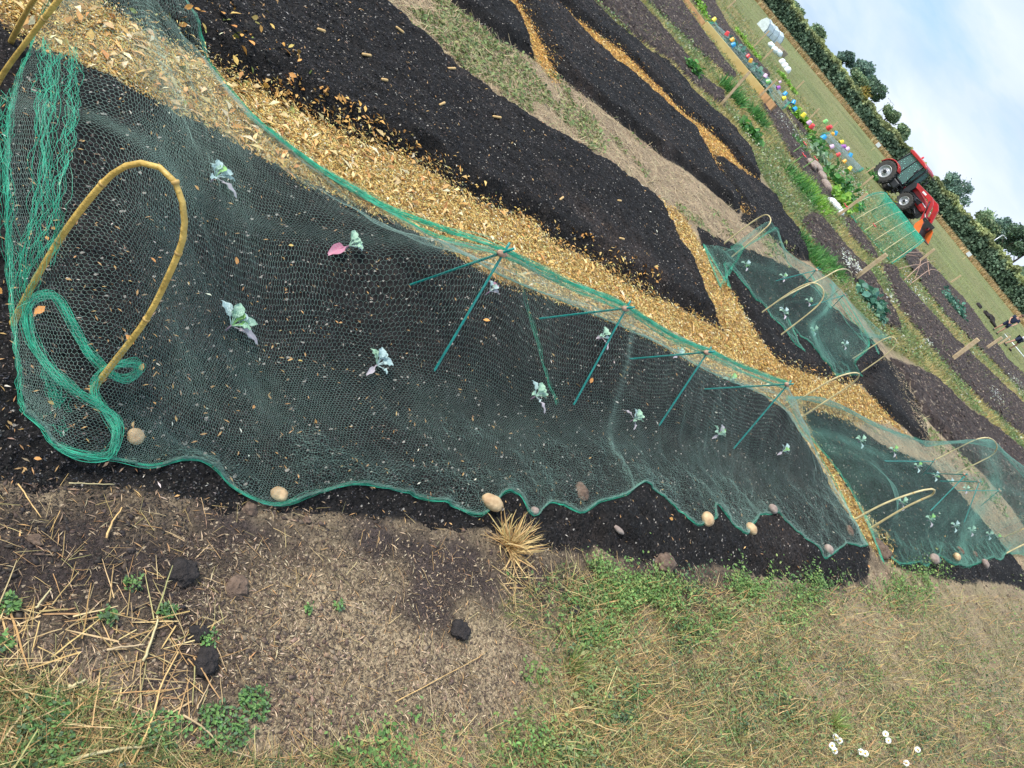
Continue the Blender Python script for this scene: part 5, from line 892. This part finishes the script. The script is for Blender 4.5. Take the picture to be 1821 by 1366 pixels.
for v_ in range(len(mb.v)): mb.v[v_]=tuple(np.array(mb.v[v_])-o)
mb.build('hedge_stems',M_bark,root)
# tawny long grass at the hedge foot
n=14000; t=U(0,len(HB)-1.001,n); i=t.astype(int); f=(t-i)[:,None]; P=P0[i]*(1-f)+P0[i+1]*f; P[:,:2]*=U(.90,1.0,n)[:,None]; s=U(.35,.75,n)
V,Fq,C=scat(P,*BLADE,np.stack([s*3.2,s,s],-1),U(0,.4,n),pal(n,[(.42,.27,.12),(.5,.36,.17),(.36,.28,.12)],[3,3,2],.15)); tag(big('long_tawny_grass',V,Fq,M_leaf,C),kind='stuff')
def tree(px,py,r,ry,D,cols,label,trunk=True,n=5600,dens=22,name='tree'):
    r*=1.1; ry*=1.1; c=at_dist(px+3,py-3,D); k=D*.86/FPX; R=r*k; RY=ry*k*.82; base_=np.array((c[0],c[1],-.85)); root=empty(name,base_); tag(root,label,'tree','trees beyond the hedge'); cz=c[2]-base_[2]
    P=[];  
    for b in range(dens):
        d=RNG.normal(0,1,3); d/=np.linalg.norm(d); d[2]=d[2]*.8; bc=np.array((0,0,cz-RY*.12))+d*np.array((R,R,RY*1.15))*U(.3,.85,1); br=U(.22,.42,1)*R; m=n//dens
        q=RNG.normal(0,1,(m,3)); q/=np.linalg.norm(q,axis=1)[:,None]; q*=(U(.3,1.1,m)**.6*np.where(RNG.random(m)<.16,1.35,1))[:,None]; P.append(bc+q*br*np.array((1,1,.8)))
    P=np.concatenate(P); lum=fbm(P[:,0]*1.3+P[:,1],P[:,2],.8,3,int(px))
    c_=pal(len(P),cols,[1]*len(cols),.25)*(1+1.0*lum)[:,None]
    cards(P,U(.12,.32,len(P)),c_*np.array((1.9,1.9,2.15)),name='crown',parent=root)  # bluish lift paints haze into the crown colours
    mb=MB(); top=cz; mb.tube([(0,0,-.2),(.05,0,top*.3),(-.05,.05,top*.7),(0,0,top+RY*.3)],[.25,.2,.14,.05],7)
    for a in range(6):
        w_=a*1.05+.3; z0=top*(.35+.08*a); mb.tube([(0,0,z0),(math.cos(w_)*R*.35,math.sin(w_)*R*.35,z0+RY*.3),(math.cos(w_)*R*.65,math.sin(w_)*R*.65,z0+RY*.6)],[.1,.06,.02],5)
    mb.build('trunk',M_bark,root,True)
DG=[(.07,.11,.06),(.1,.15,.08),(.06,.09,.055)]; MG=[(.12,.17,.08),(.09,.14,.07),(.17,.21,.1)]; BGT=[(.09,.14,.1),(.12,.18,.12),(.07,.11,.075)]
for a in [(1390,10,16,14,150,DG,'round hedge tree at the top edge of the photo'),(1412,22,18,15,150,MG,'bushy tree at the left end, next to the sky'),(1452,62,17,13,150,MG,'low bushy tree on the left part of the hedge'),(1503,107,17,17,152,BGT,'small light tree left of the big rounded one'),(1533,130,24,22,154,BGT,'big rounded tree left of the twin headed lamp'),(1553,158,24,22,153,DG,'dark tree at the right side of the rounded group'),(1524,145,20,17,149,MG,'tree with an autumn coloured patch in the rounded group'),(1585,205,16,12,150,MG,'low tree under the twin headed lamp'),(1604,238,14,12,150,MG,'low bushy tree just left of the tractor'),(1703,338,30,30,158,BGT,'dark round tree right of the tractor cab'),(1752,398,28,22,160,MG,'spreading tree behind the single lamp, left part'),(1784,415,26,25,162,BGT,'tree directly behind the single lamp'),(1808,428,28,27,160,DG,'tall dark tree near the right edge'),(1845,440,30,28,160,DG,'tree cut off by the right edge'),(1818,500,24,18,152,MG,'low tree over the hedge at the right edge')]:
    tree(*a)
# autumn patch bush
b=at_dist(1534,167,146); P=b+RNG.normal(0,.5,(260,3)); o=cards(P,U(.2,.4,260),pal(260,[(.3,.2,.04),(.25,.22,.05)],[1,1]),name='autumn_bush',o=b); o.location=b; tag(o,'small golden autumn bush in front of the rounded trees','bush')
# street lamps
def lamp(bx,by,tx,ty,D,heads,label):
    t=at_dist(tx,ty,D); b=np.array((t[0],t[1],-.85)); root=empty('street_lamp',b); tag(root,label,'street lamp','street lamps beyond the hedge'); h=t[2]-b[2]; M_=M_silver
    mb=MB(); mb.tube([(0,0,0),(0,0,h*.6),(0,0,h)],[.13,.1,.07],8); mb.build('pole',M_,root,True)
    for s in heads: mb=MB(); mb.tube([(0,0,h),(s*.3,0,h+.08),(s*.6,0,h+.08)],.05,6); mb.build('arm',M_,root,True); mb=MB(); mb.box((s*.75,0,h+.08),(.45,.25,.12),tap=.7); mb.build('lamp_head',M_,root,bevel=.03)
lamp(1555,206,1584,181,165,(-1,1),'street lamp with two heads rising behind the low trees')
lamp(1748,440,1783,418,152,(1,),'tall pale street lamp with a single head in front of the right trees')
# ------------------------------------------------------------------ tractor
tb=zs(G(1557,321)); 
yaw=math.radians(-35); root=empty('tractor',tb,yaw); tag(root,'red farm tractor with a front loader and orange bucket parked on the field edge','tractor')
root.location=tuple(np.array(tb)-np.array([math.cos(yaw)*0-math.sin(yaw)*(-.85),math.sin(yaw)*0+math.cos(yaw)*(-.85),0]))
def wheel(x,y,r,w_,rim,side):
    """tyre mesh with lugs; its rim is a child"""
    mb=MB(); h=w_/2; mb.lathe([(rim,-h*.8),(rim*1.08,-h*.98),(r*.86,-h),(r*.955,-h*.86),(r*.97,0),(r*.955,h*.86),(r*.86,h),(rim*1.08,h*.98),(rim,h*.8)],40)
    n=20
    for k in range(n):
        for s in (-1,1):
            a=2*math.pi*(k+(.5 if s>0 else 0))/n; V=[]
            for (yy,da) in ((0.02*s,0.10),(s*h*.95,-.10)):
                for rr in (r*.94,r*1.02):
                    for dd in (-.045,.045): q=a+da+dd*.6/r; V.append((rr*math.cos(q),yy,rr*math.sin(q)))
            mb.add(V,[(0,1,3,2),(4,6,7,5),(0,4,5,1),(2,3,7,6),(0,2,6,4),(1,5,7,3)])
    o=mb.build('wheel',M_tyre,root); o.location=(x,y,r*1.0)
    mb=MB(); s=side; mb.lathe([(rim*1.03,s*h*.9),(rim*.98,s*h*1.0),(rim*.93,s*h*.85),(rim*.88,s*h*.5),(rim*.72,s*h*.35),(rim*.6,s*h*.5),(rim*.35,s*h*.55),(rim*.3,s*h*.62),(.001,s*h*.62)],32); mb.lathe([(rim*1.03,-s*h*.9),(rim*.9,-s*h*.6),(.001,-s*h*.5)],24); mb.build('rim',M_silver,o,True)
    mb=MB(); mb.lathe([(rim*.28,s*h*.6),(rim*.28,s*h*.95),(rim*.2,s*h*1.05),(.001,s*h*1.05)],16)
    for k in range(8): a=k*math.pi/4; mb.tube([(rim*.48*math.cos(a),s*h*.52,rim*.48*math.sin(a)),(rim*.48*math.cos(a),s*h*.64,rim*.48*math.sin(a))],.025,6)
    mb.build('hub',M_black,o)
for y in (-.88,.88): wheel(0,y,.80,.50,.44,1 if y>0 else -1)
for y in (-.85,.85): wheel(2.7,y,.60,.40,.31,1 if y>0 else -1)
mb=MB(); mb.box((1.5,0,.85),(3.0,.5,.45)); mb.box((2.7,0,.62),(.3,1.5,.2)); mb.box((0,0,.8),(.4,1.5,.3)); mb.box((3.5,0,.7),(.5,.55,.4)); mb.tube([(3.2,-.3,.75),(3.6,-.28,.6)],.06,6); mb.build('chassis',M_black,root,bevel=.02)
mb=MB(); mb.prism([(1.45,1.0),(1.45,1.72),(2.2,1.7),(3.2,1.56),(3.72,1.36),(3.82,1.05),(3.7,.9),(2.0,.95)],-.36,.36); mb.build('bonnet',M_red,root,bevel=.06)
mb=MB(); mb.box((3.79,0,1.15),(.06,.5,.4)); mb.build('grille',M_black,root)
for s in (-1,1): mb=MB(); mb.ball((3.78,s*.24,1.32),(.07,.09,.05),nz=0,sub=(6,10)); mb.build('headlight',M_white,root,True)
for s in (-1,1):
    mb=MB(); mb.box((2.6,s*.365,1.2),(1.3,.02,.32)); mb.build('side_grille',M_black,root,bevel=.005)
    pts=[(-.78,.95)]; pts=[(-.85*math.cos(a)*1.02+.0,.80+.93*math.sin(a)) for a in np.linspace(.25,2.45,12)]; inn=[(x*.93,.8+(z-.8)*.93) for x,z in pts][::-1]
    mb=MB(); mb.prism(pts+inn,s*.62,s*1.14); mb.build('rear_fender',M_red,root,bevel=.015)
    pts=[(2.7-.68*math.cos(a),.60+.68*math.sin(a)) for a in np.linspace(.5,2.3,10)]; inn=[(2.7+(x-2.7)*.94,.6+(z-.6)*.94) for x,z in pts][::-1]; mb=MB(); mb.prism(pts+inn,s*.66,s*1.06); mb.build('front_fender',M_black,root)
# cab
mb=MB(); C=lambda a,b,r=.045: mb.tube([a,b],r,6)
for s in (-1,1):
    y=s*.72; yb=s*.66
    C((-.35,yb,1.5),(-.12,y,2.72)); C((1.45,yb,1.35),(1.3,y,2.72)); C((.55,yb,1.2),(.6,y,2.72),.035); C((-.35,yb,1.5),(.2,yb,1.15)); C((.2,yb,1.15),(1.45,yb,1.1)); C((1.45,yb,1.1),(1.45,yb,1.4))
C((-.35,-.66,1.5),(-.35,.66,1.5)); C((1.45,-.66,1.4),(1.45,.66,1.4)); mb.build('cab_frame',M_black,root,True)
gl=MB(); 
for s in (-1,1): gl.prism([(-.3,1.52),(.2,1.2),(1.42,1.15),(1.42,1.4),(1.27,2.7),(-.1,2.7)],s*.665,s*.675)
gl.box((-.21,0,2.1),(.015,1.3,1.2)); gl.box((1.37,0,2.05),(.015,1.3,1.3)); gl.build('cab_glass',M_glass,root)
mb=MB(); mb.prism([(-.25,2.7),(-.3,2.84),(-.1,2.93),(1.2,2.95),(1.55,2.86),(1.6,2.72)],-.8,.8); mb.build('roof',M_red,root,bevel=.04)
mb=MB(); mb.box((.3,0,1.55),(.5,.5,.16)); mb.box((.08,0,1.85),(.14,.48,.6)); mb.build('seat',M_black,root,bevel=.03)
mb=MB(); mb.tube([(1.1,0,1.3),(.85,0,1.75)],.03,6); mb.lathe([(.17,1.8),(.2,1.82),(.17,1.84)],16,'z',(.8,0,0)); mb.build('steering_wheel',M_black,root)
mb=MB(); mb.tube([(1.62,-.52,1.2),(1.62,-.52,2.5),(1.6,-.56,2.8)],[.07,.07,.06],10); mb.build('exhaust',M_black,root,True)
mb=MB(); mb.lathe([(.07,2.95),(.07,3.07),(.03,3.12),(.001,3.13)],10,'z',(.5,-.3,0)); mb.build('beacon',CM['red'],root,True)
for s in (-1,1):
    mb=MB(); mb.tube([(1.35,s*.72,2.3),(1.5,s*1.0,2.35)],.018,5); mb.box((1.5,s*1.05,2.2),(.05,.2,.34)); mb.build('mirror',M_black,root,bevel=.01)
    mb=MB(); mb.tube([(1.35,s*.6,2.75),(1.75,s*.72,2.7)],.02,5); mb.box((1.78,s*.72,2.7),(.1,.14,.1)); mb.build('work_light',M_black,root)
mb=MB(); mb.box((.95,-.68,.78),(.85,.42,.5)); mb.build('fuel_tank',M_black,root,bevel=.07)
mb=MB(); 
for k in range(3): mb.box((1.6,-.78,.45+.28*k),(.35,.3,.03))
mb.tube([(1.44,-.9,.4),(1.44,-.9,1.1)],.02,5); mb.build('steps',M_black,root)
# loader
for s in (-1,1):
    y=s*.58
    mb=MB(); mb.prism([(1.75,.7),(1.75,1.72),(2.0,1.86),(2.2,1.7),(2.1,.7)],y-.07,y+.07); mb.build('loader_bracket',M_grey if s>0 else M_black,root,bevel=.02)
    mb=MB(); mb.prism([(1.9,1.6),(1.85,1.78),(2.1,1.9),(3.6,2.0),(4.0,1.78),(4.72,.62),(4.62,.45),(4.4,.52),(3.72,1.56),(3.45,1.7),(2.1,1.62)],y-.065,y+.065); arm=mb.build('loader_arm',M_red,root,bevel=.015)
    mb=MB(); mb.box((2.95,y+s*.068,1.8),(.36,.008,.11),R=[[1,0,-.06],[0,1,0],[.06,0,1]]); mb.build('decal',M_white,arm)
    mb=MB(); mb.tube([(2.1,y,1.1),(3.4,y,1.35)],.05,8); mb.tube([(3.4,y,1.35),(4.1,y,1.3)],.028,8,mi=1); mb.tube([(3.7,y+.12*s,1.75),(4.2,y+.12*s,1.1)],.045,8); mb.tube([(4.2,y+.12*s,1.1),(4.65,y+.12*s,.85)],.025,8,mi=1); mb.build('hydraulic_ram',[M_black,M_silver],root,True)
mb=MB(); mb.tube([(4.2,-.58,1.05),(4.2,.58,1.05)],.07,8); mb.build('cross_tube',M_red,root,True)
prof=[(4.62,.95),(4.6,.3),(4.78,.08),(5.45,.02)]; 
mb=MB(); th=.035; pr=prof+[(x+.0,z+th) if i<1 else (x,z+th) for i,(x,z) in enumerate([(5.45,.02),(4.80,.09),(4.64,.32),(4.655,.95)])]; mb.prism(pr,-1.08,1.08,mi=1)
for s in (-1,1): mb.prism([(4.6,.8),(4.58,.3),(4.76,.06),(5.40,0),(5.2,.28),(4.85,.72)],s*1.08-.02,s*1.08+.02,mi=0)
mb.build('bucket',[M_orange,M_black],root)
# ------------------------------------------------------------------ people
def skin(name,J,E,m,parent,sub=2):
    """one continuous surface grown round joints J={name:(x,y,z,r)}"""
    ks=list(J); me=bpy.data.meshes.new(name); me.from_pydata([J[k][:3] for k in ks],[(ks.index(a),ks.index(b)) for a,b in E],[]); o=link(bpy.data.objects.new(name,me),parent); me.materials.append(m)
    s=o.modifiers.new('skin','SKIN'); s.use_smooth_shade=True
    for v,k in zip(me.skin_vertices[0].data,ks): r=J[k][3]; v.radius=(r,r) if not hasattr(r,'__len__') else r
    me.skin_vertices[0].data[0].use_root=True
    b=o.modifiers.new('sub','SUBSURF'); b.levels=b.render_levels=sub; return o
def person(base_,rz,label,pose,cl,hairm=M_hair):
    """facing +x; pose gives joints"""
    root=empty('person',base_,rz); tag(root,label,'person'); J=dict(pose)
    E=[('pel','spine'),('spine','chest'),('chest','neck'),('neck','head0'),('head0','head1'),('head1','head2')]
    for s in 'lr': E+=[('pel','hip'+s),('hip'+s,'kn'+s),('kn'+s,'an'+s),('an'+s,'toe'+s),('chest','sh'+s),('sh'+s,'el'+s),('el'+s,'wr'+s),('wr'+s,'pa'+s)]
    Jb=dict(J)
    for k in ('pel','spine','chest'): x=J[k]; Jb[k]=(*x[:3],tuple(q*.62 for q in x[3]))
    body=skin('body',Jb,E,M_skin,root)
    def D(k): return np.array(J[k][:3])
    hm=MB()   # hands and face pieces joined to the body part
    for s in 'lr':
        w_=D('wr'+s); p=D('pa'+s); d=(p-w_)/np.linalg.norm(p-w_); a=np.cross(d,(1,.2,.1)); a/=np.linalg.norm(a); c=np.cross(d,a)
        for i,(o_,l) in enumerate(((-.03,.065),(-.01,.078),(.01,.072),(.03,.058))): hm.tube([p+a*o_*.8-d*.01,p+a*o_+d*l*.5+c*.004,p+a*o_*1.05+d*l*.85+c*.018,p+a*o_*1.05+d*l+c*.03],[.010,.0095,.0085,.006],6)
        hm.tube([w_+a*-.03+d*.03,w_+a*-.055+d*.06,w_+a*-.06+d*.09+c*.01],[.012,.011,.008],6)
    h=D('head1'); n_=D('head2')-D('head0'); n_/=np.linalg.norm(n_); f=np.array((1,0,0))-n_*n_[0]; f/=np.linalg.norm(f)+1e-9; sd_=np.cross(n_,f)
    hm.tube([h+f*.085+n_*.01,h+f*.115-n_*.02,h+f*.09-n_*.03],[.008,.014,.01],6)
    for q in (-1,1): hm.ball(h+sd_*q*.083-n_*.005,(.014,.012,.03),nz=0,sub=(6,8))
    hm.build('hands_and_face',M_skin,body,True)
    em=MB(); 
    for q in (-1,1): em.ball(h+f*.088+sd_*q*.032+n_*.012,.011,nz=0,sub=(5,7))
    em.tube([h+f*.092-sd_*.024-n_*.052,h+f*.1-n_*.052,h+f*.092+sd_*.024-n_*.052],.005,5); em.build('eyes_and_mouth',M_hair,body,True)
    hr=MB(); hr.ball(h-f*.012+n_*.045,(.1,.095,.085),nz=.05,sub=(10,14)); hr.build('hair',hairm,root,True)
    def cover(name,ks,ed,m,gr): skin(name,{k:(*J[k][:3],(np.array(J[k][3])*gr if not hasattr(J[k][3],'__len__') else tuple(q*gr for q in J[k][3]))) for k in ks},ed,m,root)
    J['muL'],J['muR']=[(*(D('sh'+s)*.35+D('el'+s)*.65),.062) for s in 'lr']; 
    cover('shirt',['chest','spine','pel','shl','shr','muL','muR'],[('chest','spine'),('spine','pel'),('chest','shl'),('chest','shr'),('shl','muL'),('shr','muR')],cl[0],1.2)
    J['tL'],J['tR']=[(*(D('hip'+s)*.25+D('kn'+s)*.75),.09) for s in 'lr']
    cover('shorts',['pel','hipl','hipr','tL','tR'],[('pel','hipl'),('pel','hipr'),('hipl','tL'),('hipr','tR')],cl[1],1.25)
    for s in 'lr': mb=MB(); a,t=D('an'+s),D('toe'+s); mb.ball((a+t)/2-np.array((0,0,.02)),(.15,.055,.06),nz=.03,sub=(8,12)); mb.build('shoe',M_shoe,root,True)
    return root
# upright, head bowed, arms reaching down in front to hold a sack
P1J=dict(pel=(0,0,.95,(.15,.12)),spine=(0,0,1.15,(.15,.11)),chest=(.03,0,1.36,(.16,.12)),neck=(.05,0,1.52,.055),head0=(.08,0,1.60,.07),head1=(.11,0,1.68,.095),head2=(.13,0,1.76,.07),
 hipl=(0,.1,.88,.095),hipr=(0,-.1,.88,.095),knl=(.06,.13,.48,.062),knr=(.02,-.14,.48,.062),anl=(.0,.14,.09,.04),anr=(-.06,-.15,.09,.04),toel=(.17,.15,.04,.035),toer=(.11,-.16,.04,.035),
 shl=(.03,.2,1.42,.06),shr=(.03,-.2,1.42,.06),ell=(.12,.25,1.14,.043),elr=(.12,-.25,1.14,.043),wrl=(.33,.16,.98,.028),wrr=(.33,-.14,.98,.028),pal=(.41,.14,.95,.034),par=(.41,-.12,.95,.034))
b1=zs(G(1769,590)); person(b1,math.radians(-95),'person in a dark navy shirt and navy shorts standing with a pale bucket',P1J,(M_navy,M_navy))
P2J=dict(pel=(0,0,.92,(.15,.12)),spine=(.14,0,1.08,(.15,.11)),chest=(.32,0,1.22,(.16,.12)),neck=(.47,0,1.3,.055),head0=(.55,0,1.34,.07),head1=(.62,0,1.38,.095),head2=(.69,0,1.42,.07),
 hipl=(0,.1,.87,.095),hipr=(0,-.1,.87,.095),knl=(.12,.24,.48,.062),knr=(-.05,-.2,.47,.062),anl=(.05,.34,.09,.04),anr=(-.16,-.24,.09,.04),toel=(.22,.36,.04,.035),toer=(.0,-.26,.04,.035),
 shl=(.36,.2,1.26,.06),shr=(.36,-.2,1.26,.06),ell=(.42,.26,.98,.043),elr=(.42,-.24,.98,.043),wrl=(.56,.16,.78,.028),wrr=(.54,-.12,.8,.028),pal=(.60,.14,.70,.034),par=(.58,-.10,.72,.034))
b2=zs(G(1790,617)); person(b2,math.radians(-40),'person in a white shirt and navy shorts bending forward at the right edge',P2J,(M_wcloth,M_navy))
# bucket between them, long pale pole, dark soil heap
p=zs(G(1772,598)); root=empty('bucket',p+np.array((.25,-.35,0))); tag(root,'cream bucket with dark contents by the two people','bucket'); mb=MB(); mb.lathe([(.001,.01),(.16,.01),(.22,.42),(.235,.42),(.235,.44),(.2,.44),(.15,.25),(.001,.25)],20,'z'); mb.build('tub',M_white,root,True); mb=MB(); mb.lathe([(.001,.33),(.19,.33)],20,'z'); mb.ball((0,0,.33),(.17,.17,.05),nz=.3,sub=(6,12)); mb.build('contents',M_clodd,root); mb=MB(); mb.tube([(.23*math.cos(a),.05,.43+.18*math.sin(a)) for a in np.linspace(0,math.pi,10)],.008,6); mb.build('handle',M_grey,root,True)
a,b=zs(G(1798,610)),zs(G(1836,655)); mb=MB(); mb.tube([a-a+[0,0,.06],b-a+[0,0,.05]],.04,8); o=mb.build('pale_pole',M_white,None,True); o.location=a; tag(o,'long white pole lying on the grass at the right edge','pole')
for i,(x,y,r,lb) in enumerate([(1752,560,.35,'dark heap of dug turf left of the dark shirted person'),(1760,568,.4,'largest dark heap of dug turf beside the person'),(1764,577,.3,'dark heap of turf nearest the bucket'),(1739,545,.25,'small dark heap of turf at the far end of the row')]):
    p=zs(G(x,y)); mb=MB(); mb.ball((0,0,.05),(r,r*.7,r*.55),nz=.5,seed=80+i,sub=(10,14)); o=mb.build('soil_heap',M_clodd); o.location=p; tag(o,lb,'soil heap','dark heaps of turf by the people')
for o in bpy.data.objects:
    if o.type=='MESH' and 'label' not in o and o.parent is None and 'kind' not in o: print('UNTAGGED',o.name)
